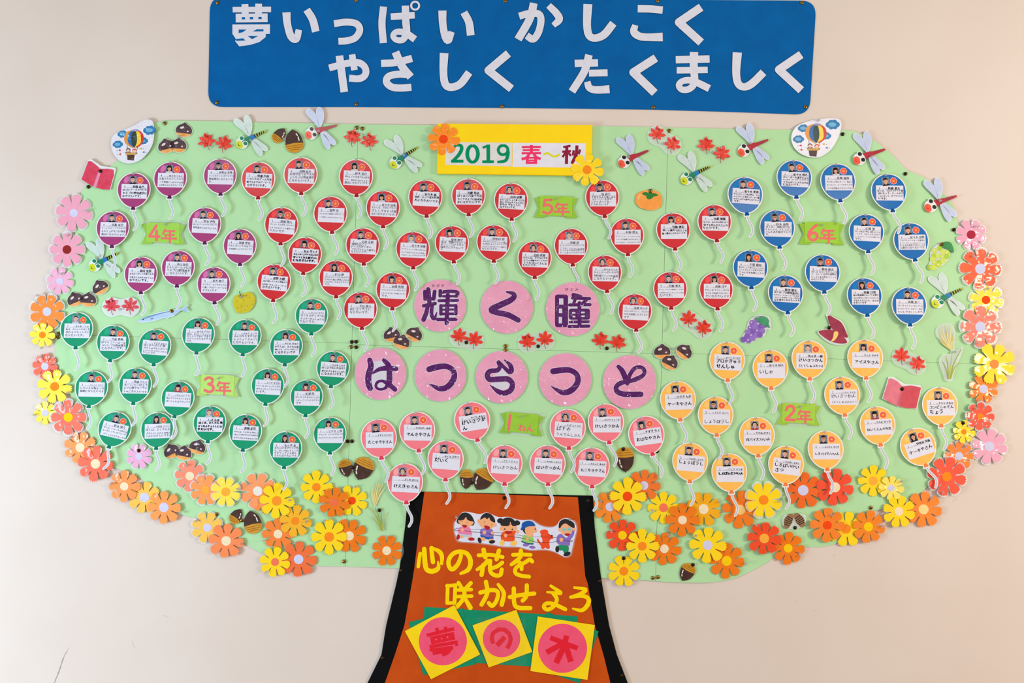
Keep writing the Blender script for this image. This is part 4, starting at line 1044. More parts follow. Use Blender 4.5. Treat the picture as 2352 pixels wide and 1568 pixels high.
# x, y, radius, petal colour, centre colour, centre radius, turn, layer, film margin, pin, label
FL = [
 (170, 489, 42, PK, LAV, 9.5, 10, 0, 1, (204, 484), 'pink paper flower with lavender centre, below the red book'),
 (154, 573, 40, PK, BRN, 10, 0, 1, 1, (157, 540), 'pink paper flower with dark brown centre, beside a green dragonfly'),
 (137.5, 645.6, 31, PKL, LAV, 8, 12, 0, 1, (142, 628), 'small pale pink laminated flower with lavender centre above the orange flower'),
 (108.2, 715.4, 41, OR, LAV, 10, 20, 1, 1, (88, 678), 'orange paper flower with lavender centre touching the first green balloon card'),
 (97.5, 769, 29, (250, 226, 70), ORG, 7.5, 5, 2, 0, (97, 798), 'small yellow flower with orange centre beside two brass tacks'),
 (103.4, 841, 29, (244, 112, 86), LAV, 8.5, 10, 0, 0, (95, 818), 'small coral flower with lavender centre behind a big yellow flower'),
 (125.6, 887.3, 40, (252, 226, 70), ORG, 10, 12, 1, 0, (157, 901), 'big lemon yellow flower with orange centre between coral flowers'),
 (104, 948.6, 27, (250, 226, 74), LAV, 8, 0, 0, 0, (81, 952), 'small yellow flower with lavender centre beside coral flower'),
 (157, 958, 41, (246, 116, 90), YEL, 10.5, 0, 1, 1, (191, 945), 'coral flower with yellow centre, under the big lemon yellow flower'),
 (184.3, 1027.4, 38, (248, 156, 86), CRM, 10.5, 18, 0, 0, (164, 1003), 'apricot flower with cream centre between two coral flowers'),
 (219.7, 1064.8, 41, (246, 110, 80), CRM, 11, 8, 1, 0, (251, 1082), 'coral flower with cream centre under a white balloon string'),
 (319.2, 1047.8, 29, (240, 176, 210), LAV, 8, 22, 0, 1, None, 'small pink flower pinned alone among green balloon cards'),
 (285.6, 1116.6, 37, (250, 152, 82), CRM, 9.5, 2, 1, 0, (256, 1110), 'apricot flower with cream centre, left of an amber flower'.replace('left of', 'beside')),
 (331.6, 1141.8, 38, (248, 196, 84), LAV, 11, 15, 0, 0, None, 'amber flower with lavender centre between two apricot flowers'),
 (376.7, 1164.8, 39, (250, 158, 84), LAV, 11, 2, 1, 0, (415, 1177), 'apricot flower with lavender centre beside the amber flower'),
 (476.1, 1211.3, 36, (248, 196, 88), LAV, 9.5, 20, 0, 1, (451, 1195), 'amber flower with lavender centre beside a lone brass tack'),
 (519.6, 1241.6, 41, (248, 140, 84), CRM, 11, 8, 1, 0, (552, 1248), 'apricot flower with cream centre below the cap-down acorns'),
 (436.2, 1092.9, 36, (250, 144, 116), CRM, 10, 8, 0, 1, (430, 1068), 'salmon flower with cream centre, below thick-inked fish card'),
 (472.5, 1124.2, 36, (250, 158, 90), AMB, 9, 20, 1, 1, None, 'apricot flower with amber centre between salmon and yellow flowers'),
 (518.5, 1129.1, 34, (254, 226, 80), AMB, 10, 22, 2, 1, (547, 1122), 'light yellow flower with amber centre beside apricot flowers'),
 (592.3, 1127.2, 41, (252, 158, 104), (240, 232, 220), 11, 18, 0, 1, (568, 1111), 'apricot flower with whitish centre behind a bright yellow flower'),
 (612, 1145, 36, (246, 146, 70), (250, 206, 90), 10, 5, 0, 0, None, 'orange flower almost hidden behind the bright yellow flower'),
 (635.5, 1149.7, 41, YE, (250, 152, 50), 11, 6, 2, 0, (666, 1148), 'bright yellow flower with orange centre over apricot flowers'),
 (678, 1195.9, 38, AMR, ORG, 9, 10, 1, 0, (704, 1197), 'amber flower with orange centre under the bright yellow flower'),
 (638.7, 1225.9, 37, (244, 132, 56), CRM, 10, 0, 0, 0, (607, 1240), 'orange flower with cream centre beneath the amber flower'),
 (631.8, 1290.2, 35, YE, SAL, 9, 12, 1, 0, (611, 1312), 'yellow flower with salmon centre hanging below the crown edge'),
 (686, 1283.8, 42, (240, 114, 62), LAV, 11, 5, 0, 0, (677, 1245), 'orange-red flower with lavender centre hanging below the crown edge'),
 (726.6, 1118.3, 38, YE, ORG, 9.5, 0, 0, 0, None, 'yellow flower with orange centre behind a dark orange flower'),
 (767.1, 1153, 36, ORD, (236, 118, 82), 9, 14, 2, 0, (743, 1155), 'dark orange flower with salmon centre between two yellow flowers'),
 (808.4, 1149.3, 36, YE, REDO, 9, 22, 0, 0, (817, 1117), 'yellow flower with red centre beside the pampas grass'),
 (756, 1232.5, 41, YE, ORG, 11, 0, 1, 0, (746, 1194), 'yellow flower with orange centre overlapping a dark orange flower'),
 (802.5, 1230.1, 40, ORD, CRM, 10.5, 20, 0, 0, (827, 1251), 'dark orange flower with cream centre partly behind a yellow flower'),
 (888.3, 1264, 36, ORD, CRM, 10, 22, 0, 0, (888, 1235), 'orange flower on a round clear film beside the trunk'),
 (1018.5, 319.7, 37, (250, 140, 20), REDO, 10, 8, 9, 0, None, 'orange flower glued on a corner of the title board'),
 (1348.4, 389.8, 38, (254, 212, 10), ORG, 10, 10, 9, 0, None, 'yellow flower glued on a corner of the title board'),
 (1400.8, 1163.6, 37, (242, 138, 40), LAV, 10, 12, 0, 0, (1380, 1149), 'orange flower with lavender centre beside the trunk corner'),
 (1479, 1114.6, 38, (236, 118, 40), LAV, 10, 4, 0, 0, (1508, 1105), 'orange-red flower with lavender centre under the single acorn'),
 (1441.1, 1139.5, 43, YE, REDO, 11, 2, 2, 0, None, 'large yellow flower with red centre over two orange flowers'),
 (1523.8, 1165.4, 38, YE, SAL, 10, 0, 0, 0, (1497, 1170), 'yellow flower with salmon centre behind an orange flower'),
 (1615.9, 1168.6, 40, (240, 172, 14), CRM, 11.5, 20, 0, 0, (1652, 1151), 'amber flower with cream centre under a balloon string'),
 (1567.4, 1193.7, 39, ORD, CRM, 10, 2, 2, 0, None, 'orange flower with cream centre between yellow and amber flowers'),
 (1429.5, 1228.7, 38, REDF, YEL, 10, 2, 0, 0, (1404, 1218), 'red flower with yellow centre beside the black trunk border'),
 (1475, 1253.6, 39, YE, ORG, 10, 0, 2, 0, None, 'yellow flower with orange centre between red and orange flowers'),
 (1525.8, 1259.7, 39, ORD, CRM, 10, 8, 0, 0, (1536, 1229), 'orange flower with cream centre above the paired tacks'),
 (1625.1, 1251.4, 43, YE, LAV, 11, 4, 2, 0, (1598, 1229), 'large yellow flower with lavender centre above an orange flower'),
 (1669, 1287.5, 41, ORD, YEL, 11.5, 6, 0, 0, (1712, 1292), 'orange flower with yellow centre under the large yellow flower'),
 (1432.8, 1311.1, 37, YE, ORG, 10, 22, 0, 0, None, 'yellow flower with orange centre on round clear film by the trunk'),
 (1700.2, 1170.3, 44, (238, 124, 22), (246, 206, 130), 11.5, 8, 0, 0, (1661, 1174), 'orange flower with a balloon string over its cream centre'),
 (1753.8, 1147.6, 42, YE, ORG, 11, 20, 2, 1, (1789, 1150), 'yellow flower with orange centre below the tilted-note police card'),
 (1844.6, 1125.4, 43, (236, 106, 30), LAV, 12, 8, 0, 0, (1811, 1134), 'orange-red flower with lavender centre beside a red flower'),
 (1917.9, 1118.7, 43, (240, 82, 50), CRM, 11.5, 10, 1, 0, (1942, 1133), 'red flower with cream centre under a balloon string'),
 (1755.2, 1236, 39, REDF, AMB, 11, 8, 2, 0, (1736, 1204), 'red flower with amber centre beside the striped beetle grubs'),
 (1810, 1258.7, 38, ORD, YEL, 10, 4, 0, 0, (1837, 1273), 'orange flower with yellow centre partly under a red flower'),
 (2005.5, 1103.7, 37, YE, AMB, 10, 2, 0, 0, (1977, 1093), 'yellow flower with amber centre above a pale yellow flower'),
 (2047, 1120.5, 29, (250, 226, 104), LAV, 7.5, 8, 2, 0, (2069, 1105), 'small pale yellow flower with lavender centre'),
 (1900.1, 1205.6, 40, (242, 132, 42), REDO, 10, 4, 2, 0, (1909, 1181), 'orange flower with red centre overlapping a yellow flower'),
 (1943, 1214, 42, YE, ORG, 11, 15, 0, 0, None, 'yellow flower squeezed between two orange flowers'),
 (1994.4, 1209.3, 38, (240, 134, 34), YEL, 10.5, 10, 2, 0, (2024, 1207), 'orange flower with yellow centre under a brass tack'),
 (2064.3, 1174, 38, YE, CRM, 10, 16, 2, 0, (2036, 1177), 'yellow flower with cream centre overlapping an orange flower'),
 (2121, 1169.3, 42, (244, 140, 54), (250, 220, 150), 11.5, 8, 0, 0, (2138, 1143), 'orange flower with pale yellow centre under the big red flower'),
 (2174.6, 1093.9, 45, (240, 92, 66), ORG, 11, 14, 2, 1, (2164, 1129), 'big red flower with orange centre under the tilted cake card'),
 (2202.3, 1047.1, 34, (242, 136, 62), LAV, 9.5, 2, 0, 1, (2217, 1024), 'orange flower with lavender centre behind the big red flower'),
 (2213.9, 991.3, 27, (252, 220, 50), ORG, 6, 10, 1, 0, None, 'small yellow flower held by a dark tack'),
 (2272, 1024.8, 41, (240, 170, 192), LAV, 11, 12, 0, 1, (2267, 984), 'pink flower with lavender centre hanging beyond the crown edge'),
 (2251, 955.7, 33, (238, 92, 64), ORG, 7, 4, 2, 1, (2240, 937), 'small red flower with orange centre above the pink one'),
 (2258.6, 892.9, 34, (242, 132, 36), LAV, 10, 20, 1, 0, (2247, 919), 'orange flower with lavender centre between red and yellow flowers'),
 (2283.6, 836, 49, (252, 218, 30), (248, 150, 80), 10.5, 20, 2, 0, None, 'largest yellow flower, beyond the crown edge'),
 (2251.4, 750.4, 47, (250, 130, 108), LAV, 12, 2, 2, 1, (2244, 788), 'large coral flower with lavender centre above the largest yellow flower'),
 (2264.4, 688.6, 39, (252, 222, 60), REDO, 9.5, 12, 0, 1, (2268, 663), 'yellow flower with red centre between coral flowers'),
 (2251.1, 617.1, 47, (246, 96, 48), LAV, 12, 4, 1, 1, (2234, 588), 'large orange-red flower with lavender centre beside the green grapes'),
 (2230.4, 538.7, 34, (244, 166, 190), (170, 50, 70), 10, 20, 0, 1, (2238, 520), 'small pink flower with dark red centre beside a dark tack'),
]
rnd = random.Random(11)
for i, (x, y, R, pc, cc, cr_, rot, layer, mg, pn, lb) in enumerate(FL):
    d = 4.2 + 1.9 * layer if layer < 9 else 14.4
    t = thing('paper_flower', lb, 'paper flower', x, y, d, rot, rnd.uniform(-0.2, 0.4), rnd.uniform(-0.35, 0.35), 1.0, 'paper flowers')
    k = R / 40.0
    o = obj('petals', PET[i % 5], t, None, None, [fpet(pc)]); o.scale = (k, 1, k)
    c = obj('centre', CEN, t, None, None, [paper(cc)]); c.scale = (cr_ / 10.0, 1, cr_ / 10.0)
    if mg:
        m_ = obj('clear_margin', MARG, t); m_.scale = (k, 1, k)
    if 'round clear film' in lb:
        mb = MB(); mb.poly(ell(0, 0, R + 3, n=40), film(0.12), 0.2); mb.build('round_film', t)
    if pn: pin(PUSH, pn[0], pn[1], d + 1.0, 'clear pin on ' + ' '.join(('the ' + lb).replace(',', '').split()[:13]), 'clear push pins on the flowers', rnd.uniform(0, 12))

# ------------------------------------------------------------------ maple leaf pairs on clear film
def leaf_outline(R):
    out = []
    lobes = [(-146, .5), (-104, .86), (-66, .98), (-32, 1.0), (0, 1.08), (32, 1.0), (66, .98), (104, .86), (146, .5)]
    lobes = [(-136, .62), (-86, .98), (-42, 1.02), (0, 1.1), (42, 1.02), (86, .98), (136, .62)]
    for i, (a, l) in enumerate(lobes):
        w = 1.0 if l > .7 else 1.25
        for da, q in ((-21, .46), (-18.5, .6), (-12.5, .8), (0, 1.0), (12.5, .8), (18.5, .6), (21, .46)):
            an = math.radians(a + da * w); out.append((R * l * q * math.sin(an), -R * l * q * math.cos(an)))
        if i < 6:
            an = math.radians(a + (lobes[i + 1][0] - a) / 2); out.append((R * .36 * math.sin(an), -R * .36 * math.cos(an)))
        else: out.append((0, R * .2))
    return out
def maple(x1, y1, x2, y2, label, glossy, r1, r2, pn, tack=False):
    cx, cy = (x1 + x2) / 2, (y1 + y2) / 2
    t = thing('maple_leaf_pair', label, 'paper leaves', cx, cy, 4.2, 0, rnd.uniform(0.2, 1.2), rnd.uniform(-1, 1), 1.0, 'red maple leaf pairs')
    mb = MB((cx, cy))
    fm = film(0.75 if glossy == 2 else 0.4 if glossy else 0.05, 0.04)
    for (x, y) in ((x1, y1), (x2, y2)): pass
    a = math.atan2(y2 - y1, x2 - x1); dist = math.hypot(x2 - x1, y2 - y1)
    r = 22.5
    def env(x, y):
        return math.exp(-((x - x1) ** 2 + (y - y1) ** 2) / 420.0) + math.exp(-((x - x2) ** 2 + (y - y2) ** 2) / 420.0)
    pts = []
    for i in range(40):
        tt = 2 * math.pi * i / 40; q = 2.0
        while q < 70 and env(cx + q * math.cos(tt), cy + q * math.sin(tt)) > 0.31: q += 0.7
        pts.append((cx + q * math.cos(tt), cy + q * math.sin(tt)))
    mb.poly(pts, fm, 0.2)
    mb.build('clear_film', t)
    for (x, y, rr) in ((x1, y1, r1), (x2, y2, r2)):
        mb = MB((cx, cy))
        rc = (mat((232, 70, 40), (214, 48, 34), rough=0.4, nscale=90, coat=0.6, bump=0.7, bscale=30, bdist=0.006) if glossy < 2 else mat((224, 84, 92), (206, 56, 66), rough=0.4, nscale=90, coat=0.9, bump=0.9, bscale=35, bdist=0.03))
        mb.poly([(x + a_, y + b_) for a_, b_ in turn(leaf_outline(21.5), rr)], rc, 0.4, 0.2)
        l = mb.build('leaf', t)
        mb = MB((cx, cy))
        for an in (-72, -36, 0, 36, 72):
            e = turn([(0, 3), (0.8 * 20 * math.sin(math.radians(an)), -0.8 * 20 * math.cos(math.radians(an)))], rr)
            mb.stroke([(x + p[0], y + p[1]) for p in e], [0.7, 0.3], paper((196, 40, 24)), 0.5, cap=False)
        mb.stroke([(x + p[0], y + p[1]) for p in turn([(0, 2), (0.5, 12), (3.5, 18)], rr)], [1.2, 1.2, 1.0], paper((150, 60, 36)), 0.52)
        mb.build('vein', l)
    if pn: pin(TACKD if tack else PUSH, pn[0], pn[1], 4.9, ('dark tack on the ' if tack else 'clear pin on the ') + label, 'pins on the maple leaves', 6)
maple(475.3, 327.5, 513.2, 332.7, 'red maple leaf pair beside the first green dragonfly', 0, -12, 14, (489, 335))
maple(809.4, 318.7, 848.5, 327.6, 'red maple leaf pair under two tacks on the top seam', 0, 12, -4, (835, 309))
maple(1509, 310.9, 1543.3, 334.4, 'shiny red maple leaf pair above the top edge of crown', 1, 2, 16, (1523, 329))
maple(1621.5, 336.4, 1656.8, 356, 'red maple leaf pair between two dragonflies', 0, 0, 14, (1636, 349))
maple(256.3, 705, 299.3, 705, 'pale crimson maple leaf pair on whitish film beside the fish', 2, 0, 4, (277, 710))
maple(1054.2, 775.1, 1089.4, 783, 'red maple leaf pair under the first kanji disc', 1, 8, 14, (1071, 786), True)
maple(1211.3, 787.9, 1251.5, 782, 'red maple leaf pair under the middle disc', 1, 6, 4, (1236, 795), True)
maple(1378.8, 784, 1417.9, 789.8, 'red maple leaf pair under the eye kanji disc', 0, 6, 12, (1394, 799.5), True)
maple(1581.5, 735, 1614.7, 756.5, 'crinkled red maple leaf pair above the chestnuts', 1, 4, 12, (1597, 752))
maple(2070.2, 820, 2105.9, 838.8, 'red maple leaf pair above the pink book', 1, 2, 14, (2085, 832))

# ------------------------------------------------------------------ dragonflies
def dragonfly(x, y, red, rot, label, s=1.0, pn=(4, 3)):
    t = thing('dragonfly_cutout', label, 'dragonfly cutout', x, y, 5.0, rot, rnd.uniform(0.5, 2.0), rnd.uniform(-1, 1), s, 'red dragonflies' if red else 'green dragonflies')
    wing = lam((198, 208, 232) if red else (206, 222, 214)); edge = lam((222, 228, 240) if red else (226, 236, 230))
    for pts in (((0, -6), (-22, -18), (-40, -29), (-43, -38), (-36, -42), (-24, -38), (-11, -26)), ((-1, -7), (-15, -28), (-21, -42), (-19, -51), (-12, -53), (-3, -44), (2, -28)),
                ((4, 2), (18, 24), (30, 34), (36, 31), (34, 20), (20, 6)), ((6, 1), (30, 17), (40, 21), (46, 18), (43, 10), (28, 2), (14, -4))):
        mb = MB(); o_ = smooth(list(pts), 4, True)
        c = (sum(p[0] for p in o_) / len(o_), sum(p[1] for p in o_) / len(o_))
        mb.poly(o_, edge, 0.4, 0.0)
        mb.poly([(c[0] + (p[0] - c[0]) * .88, c[1] + (p[1] - c[1]) * .92) for p in o_], wing, 0.48)
        mb.build('wing', t)
    mb = MB()
    if red:
        mb.stroke([(-10, 6), (4, -5), (14, -11), (33, -24)], [15, 12, 8, 5], lam((176, 44, 58)), 0.7)
        for q in (0.3, 0.45, 0.6, 0.75): mb.stroke([(7 + 26 * q - 1.6, -7 - 17 * q - 2.6), (7 + 26 * q + 1.6, -7 - 17 * q + 2.6)], 1.0, lam((128, 34, 46)), 0.78, cap=False)
    else:
        mb.stroke([(10, -9), (34, -25)], [8, 4.5], lam((24, 24, 20)), 0.66)
        for q in (0.15, 0.35, 0.55, 0.72, 0.88): mb.stroke([(10 + 24 * q - 1.5, -9 - 16 * q - 3), (10 + 24 * q + 1.5, -9 - 16 * q + 3)], 1.5, lam((200, 206, 90)), 0.74, cap=False)
        mb.poly(ell(34, -25, 2.2, 1.8, n=10), lam((190, 196, 70)), 0.74)
        mb.stroke([(0, -1), (7, -6)], [12, 10], lam((30, 120, 190)), 0.78)
        mb.stroke([(-9, 6), (-1, 0)], [12, 12], lam((10, 128, 92)), 0.82)
    mb.build('body', t)
    mb = MB()
    mb.poly(ell(-15, 12, 14, 13, 30), lam((232, 236, 230)), 0.86, 0.0)
    mb.poly(ell(-19.5, 16.5, 7.6, 9.5, -42), lam((238, 92, 64) if red else (206, 214, 40)), 0.95)
    ec = lam((22, 20, 22) if red else (12, 128, 94))
    for ex, ey in ((-17.5, 1.2), (-7, 11.6)):
        mb.poly(ell(ex, ey, 6.6, 6.2), lam((240, 242, 240)), 1.03)
        mb.poly(ell(ex + 0.3, ey - 0.4, 4.9, 4.3, 15), ec, 1.1)
    mb.stroke([(-22, 14.5), (-21.5, 18.5), (-17.5, 18)], 1.3, lam((170, 30, 30) if red else (60, 60, 20)), 1.1)
    mb.build('head', t)
    pin(PUSH, x + pn[0], y + pn[1], 6.0, 'clear pin on the ' + label, 'clear push pins on the dragonflies', 6)
dragonfly(923.9, 362.8, False, 1, 'green dragonfly cutout beside the title board', 1.0, (4, -6))
dragonfly(572.6, 319.7, False, 10, 'green dragonfly cutout beside the inverted acorns at the top')
dragonfly(1593.2, 402, False, 9, 'green dragonfly cutout between the persimmon and a maple leaf pair', 1.0, (5, 6))
dragonfly(233.9, 600.9, False, 8, 'shiny green dragonfly cutout with a string across its tail', 0.98, (-10, -10))
dragonfly(2170.8, 683.5, False, 9, 'green dragonfly cutout under the green grapes', 1.06, (2, 6))
dragonfly(732.7, 300.8, True, 18, 'red dragonfly cutout beside the inverted acorns', 1.0, (0, 0))
dragonfly(1450.2, 363.8, True, 11, 'red dragonfly cutout above the persimmon', 1.0, (-7, -3))
dragonfly(1725.3, 338.3, True, 12, 'red dragonfly cutout between maple leaves and air-balloon plaque', 1.0, (-3, -9))
dragonfly(1991.7, 357.9, True, 16, 'red dragonfly cutout beside the air-balloon plaque by the crown edge', 1.03, (10, 2))
dragonfly(2155.4, 466, True, 15, 'red dragonfly cutout lowest down the sloping crown edge', 1.05, (3, -5))

# ------------------------------------------------------------------ chestnuts and acorns
def chestnuts(items, label, pn, glossy=False):
    cx = sum(p[0] for p in items) / len(items); cy = sum(p[1] for p in items) / len(items)
    t = thing('chestnut_cutout', label, 'chestnut cutout', cx, cy, 4.3, 0, rnd.uniform(0.3, 1.4), rnd.uniform(-1, 1), 1.0, 'chestnut cutouts')
    mb = MB((cx, cy))
    for i in range(len(items) - 1):
        a, b = items[i], items[i + 1]
        mb.stroke([a[:2], b[:2]], 16, film(0.2), 0.1, cap=False)
    mb.build('clear_film', t)
    for (x, y, rr) in items:
        sh = smooth([(0, -17), (-6, -12.5), (-15, -7), (-19, 3), (-15, 12), (-6, 16.5), (6, 16.5), (15, 12), (19, 3), (15, -7), (6, -12.5)], 3, True)
        f = lambda pts: [(x + p[0], y + p[1]) for p in turn(pts, rr)]
        mb = MB((cx, cy))
        mb.poly(f([(p[0] * 1.055, p[1] * 1.055) for p in sh]), lam((228, 238, 222)), 0.3, 0.0)
        mb.poly(f(sh), lam((224, 150, 66), (236, 176, 110)), 0.42)
        top = clip(sh, (-30, 9), (30, 8), -1)
        mb.poly(f(top), mat((86, 62, 70), (62, 40, 46), rough=0.35, nscale=70, coat=0.6, bump=0.6, bscale=22, bdist=0.02), 0.5)
        mb.poly(f(ell(-5, -4, 5.0, 2.6, -20, n=16)), lam((232, 214, 208)), 0.58)
        mb.poly(f(ell(9, 3, 2.4, 1.8, -20, n=12)), lam((232, 200, 196)), 0.58)
        mb.build('chestnut', t)
    pin(PUSH, pn[0], pn[1], 5.0, 'clear pin on the ' + label, 'clear push pins on the nuts', 5)
chestnuts([(382, 334.4, -14), (409.6, 332.7, 4), (422.5, 297.4, 8)], 'three chestnuts beside the shiny air-balloon plaque', (412, 314))
chestnuts([(172, 686, -22), (203, 687, 6), (229.6, 658.5, -28)], 'three chestnuts beside the pale crimson maple leaves', (211, 672))
chestnuts([(899.5, 767.3, -10), (923, 784, 18), (952.3, 766.3, 28)], 'three chestnuts at the end of a balloon string', (939, 777))
chestnuts([(1520.9, 806, 0), (1539.6, 830.7, 28), (1572.8, 806, 38)], 'three chestnuts on the seam beside the last letter disc', (1546, 800))
chestnuts([(393.8, 1034.5, -24), (421.9, 1038.8, 12), (453.9, 1025.3, 18)], 'three chestnuts among the third-grade balloon cards', (414, 1027))
acb = mat((74, 48, 38), (60, 36, 30), rough=0.5, nscale=60, coat=0.3); acc = mat((206, 150, 52), (196, 138, 46), rough=0.5, nscale=80)
def acorn_piece(parent, o, x, y, w, h, rot):
    f = lambda pts: [(x + p[0] * w, y + p[1] * h) for p in pts]
    g = lambda pts: turn(f(pts), rot, (x, y))
    mb = MB(o)
    nut = smooth([(-.46, -.18), (-.48, .05), (-.38, .28), (-.16, .45), (0, .5), (.16, .45), (.38, .28), (.48, .05), (.46, -.18), (0, -.3)], 4, True)
    mb.poly(g(nut), acb, 0.45, 0.0)
    mb.poly(g([(-.04, .47), (.04, .47), (.02, .54), (-.02, .54)]), acb, 0.45, 0.0)
    for q in (((-.3, .02), (-.27, .17)), ((-.24, .24), (-.19, .31))):
        mb.stroke(g(q), 0.05 * w + 0.6, lam((238, 228, 216)), 0.55)
    mb.build('nut', parent)
    mb = MB(o)
    cap = smooth([(-.5, -.12), (-.47, -.28), (-.3, -.42), (0, -.48), (.3, -.42), (.47, -.28), (.5, -.12), (.25, -.08), (0, -.065), (-.25, -.08)], 4, True)
    mb.poly(g(cap), acc, 0.6, 0.0)
    mb.poly(g([(-.03, -.46), (.03, -.46), (.015, -.53), (-.015, -.53)]), acc, 0.6, 0.0)
    for yy, ww in ((-.2, .46), (-.29, .4), (-.37, .26)):
        mb.stroke(g([(-ww, yy + .02), (0, yy - .02 + .05), (ww, yy + .02)]), 1.0, paper((130, 84, 24)), 0.7, cap=False)
    mb.build('cap', parent)
def acorns(items, label, pn, tk=TACKD):
    cx = sum(p[0] for p in items) / len(items); cy = sum(p[1] for p in items) / len(items)
    t = thing('acorn_cutout', label, 'acorn cutout', cx, cy, 4.3, 0, 0.5, 0, 1.0, 'acorn cutouts')
    if len(items) > 1:
        mb = MB((cx, cy)); mb.stroke([items[0][:2], items[1][:2]], 12, film(0.15), 0.1, cap=False); mb.build('clear_film', t)
    for it in items: acorn_piece(t, (cx, cy), *it)
    if pn: pin(tk, pn[0], pn[1], 5.0, ('clear pin' if tk is PUSH else 'small tack') + ' on the ' + label, 'pins on the acorns', 4)
acorns([(641.5, 311, 27, 38, 218), (675.3, 325, 40, 54, 172)], 'cap-down acorn pair at the top beside a red dragonfly', (653, 320), PUSH)
acorns([(542.2, 1185.8, 27, 38, 215), (580, 1199.6, 40, 53, 168)], 'cap-down acorn pair among the orange flowers', (556, 1195), TACK)
acorns([(793.6, 1074.3, 30, 41, -14), (833.8, 1075.3, 46, 54, 24)], 'cap-up acorn pair beside a green balloon card', (810, 1073), TACKD)
acorns([(1071.2, 1099.6, 29, 45, 2), (1108.6, 1100.5, 45, 52, 30)], 'cap-up acorn pair above the trunk', (1083, 1108), TACKD)
acorns([(1435.2, 1054.5, 42, 57, -3)], 'single large acorn above the yellow flowers', (1431.5, 1031), TACKD)
acorns([(1578, 1313.3, 33, 43, 28)], 'single small tilted acorn on the lower crown edge', (1591.5, 1296.5), TACKD)

# ------------------------------------------------------------------ fruit, fish and other cut-outs
def cut(name, label, cat, o, d=4.3, tilt=0.6, yaw=0.0):
    return thing(name, label, cat, o[0], o[1], d, 0, tilt, yaw)
def shape(parent, name, o, pieces, label=None):
    """pieces: (outline, material, height, back height or None)"""
    mb = MB(o)
    for p in pieces: mb.poly(p[0], p[1], p[2], p[3] if len(p) > 3 else None)
    return mb.build(name, parent, label)

# persimmon
o = (1490.4, 459.7); Zq = (1180, 260, 5.1065)
t = cut('persimmon_cutout', 'orange persimmon cutout with green calyx and brass tack', 'fruit cutout', o)
shape(t, 'fruit', o, [(smooth(zz(Zq, [(1450, 940), (1520, 908), (1600, 905), (1680, 915), (1728, 970), (1740, 1040), (1715, 1105), (1640, 1135), (1560, 1132), (1480, 1105), (1432, 1050), (1430, 985)]), 4, True), lam((246, 164, 78), (240, 152, 66)), 0.45, 0.0)])
shape(t, 'calyx', o, [(smooth(zz(Zq, p), 4, True), lam((44, 128, 50), (36, 112, 44)), 0.55 + 0.05 * i, 0.4) for i, p in enumerate(([(1505, 945), (1530, 925), (1570, 930), (1590, 960), (1550, 968)], [(1610, 950), (1640, 935), (1672, 945), (1695, 962), (1660, 975), (1620, 970)], [(1560, 965), (1590, 925), (1630, 955), (1635, 985), (1590, 1012), (1555, 990)], [(1580, 940), (1595, 900), (1615, 905), (1620, 945)]))])
mb = MB(o); mb.stroke(zz(Zq, [(1483, 955), (1468, 980), (1462, 1005)]), 2.6, lam((252, 206, 150)), 0.6); mb.build('highlight', t)
pin(TACK, 1494, 437.8, 5.2, 'brass thumbtack on the persimmon cutout', 'thumbtacks on the cutouts')

# pear
o = (560.9, 694.2); Zq = (420, 460, 5.8075)
t = cut('pear_cutout', 'round yellow-green pear cutout with dark stem', 'fruit cutout', o)
shape(t, 'fruit', o, [(smooth(zz(Zq, [(670, 1330), (700, 1270), (760, 1255), (800, 1250), (850, 1225), (920, 1235), (962, 1300), (955, 1390), (900, 1470), (820, 1500), (730, 1498), (690, 1440), (668, 1380)]), 4, True), lam((208, 192, 44), (198, 182, 40)), 0.45, 0.0)])
mb = MB(o)
for q in ((725, 1345), (780, 1415), (860, 1410), (890, 1295), (925, 1385), (835, 1460), (728, 1440), (810, 1332), (850, 1270)): mb.poly(ell(*z1(Zq, *q), 1.3, n=8), lam((150, 140, 20)), 0.55)
mb.build('speckle', t)
mb = MB(o); mb.stroke(zz(Zq, [(755, 1215), (775, 1275)]), 1.6, paper((50, 62, 34)), 0.6); mb.stroke(zz(Zq, [(745, 1275), (785, 1278), (815, 1262)]), 1.2, paper((60, 72, 34)), 0.6); mb.build('stem', t)
pin(PUSH, *z1(Zq, 785, 1290), 5.0, 'clear pin on the yellow-green pear cutout', 'clear push pins on the cutouts')

# saury fish
Zq = (60, 470, 5.8075); o = z1(Zq, 1850, 1460)
t = cut('fish_cutout', 'slim silver-blue fish cutout with forked tail', 'fish cutout', o, 4.6, 0.4, -1.5)
body = [(1480, 1552), (1560, 1508), (1700, 1462), (1850, 1425), (1940, 1410), (2010, 1398), (2080, 1390), (2130, 1355), (2168, 1348), (2150, 1385), (2172, 1432), (2120, 1420), (2070, 1412), (2020, 1450), (1960, 1480), (1900, 1495), (1880, 1518), (1850, 1500), (1740, 1535), (1640, 1555), (1560, 1562)]
shape(t, 'fish_body', o, [(smooth(zz(Zq, [(x + (3 if x > 1800 else -4), y + (9 if y > 1470 else -8)) for x, y in body]), 3, True), lam((226, 236, 240)), 0.3, 0.0), (smooth(zz(Zq, body), 3, True), lam((190, 212, 234), (178, 202, 228)), 0.42)])
mb = MB(o)
mb.poly(smooth(zz(Zq, [(1520, 1535), (1640, 1482), (1800, 1440), (1930, 1415), (1930, 1425), (1800, 1455), (1640, 1505)]), 4, True), lam((120, 150, 190)), 0.52)
mb.poly(ell(*z1(Zq, 1562, 1530), 2.0, 1.4, n=12), lam((40, 50, 70)), 0.62); mb.poly(zz(Zq, [(1655, 1520), (1705, 1500), (1690, 1525), (1660, 1530)]), lam((104, 132, 170)), 0.6)
mb.poly(zz(Zq, [(2085, 1398), (2160, 1358), (2130, 1390), (2155, 1425)]), lam((160, 196, 226)), 0.52)
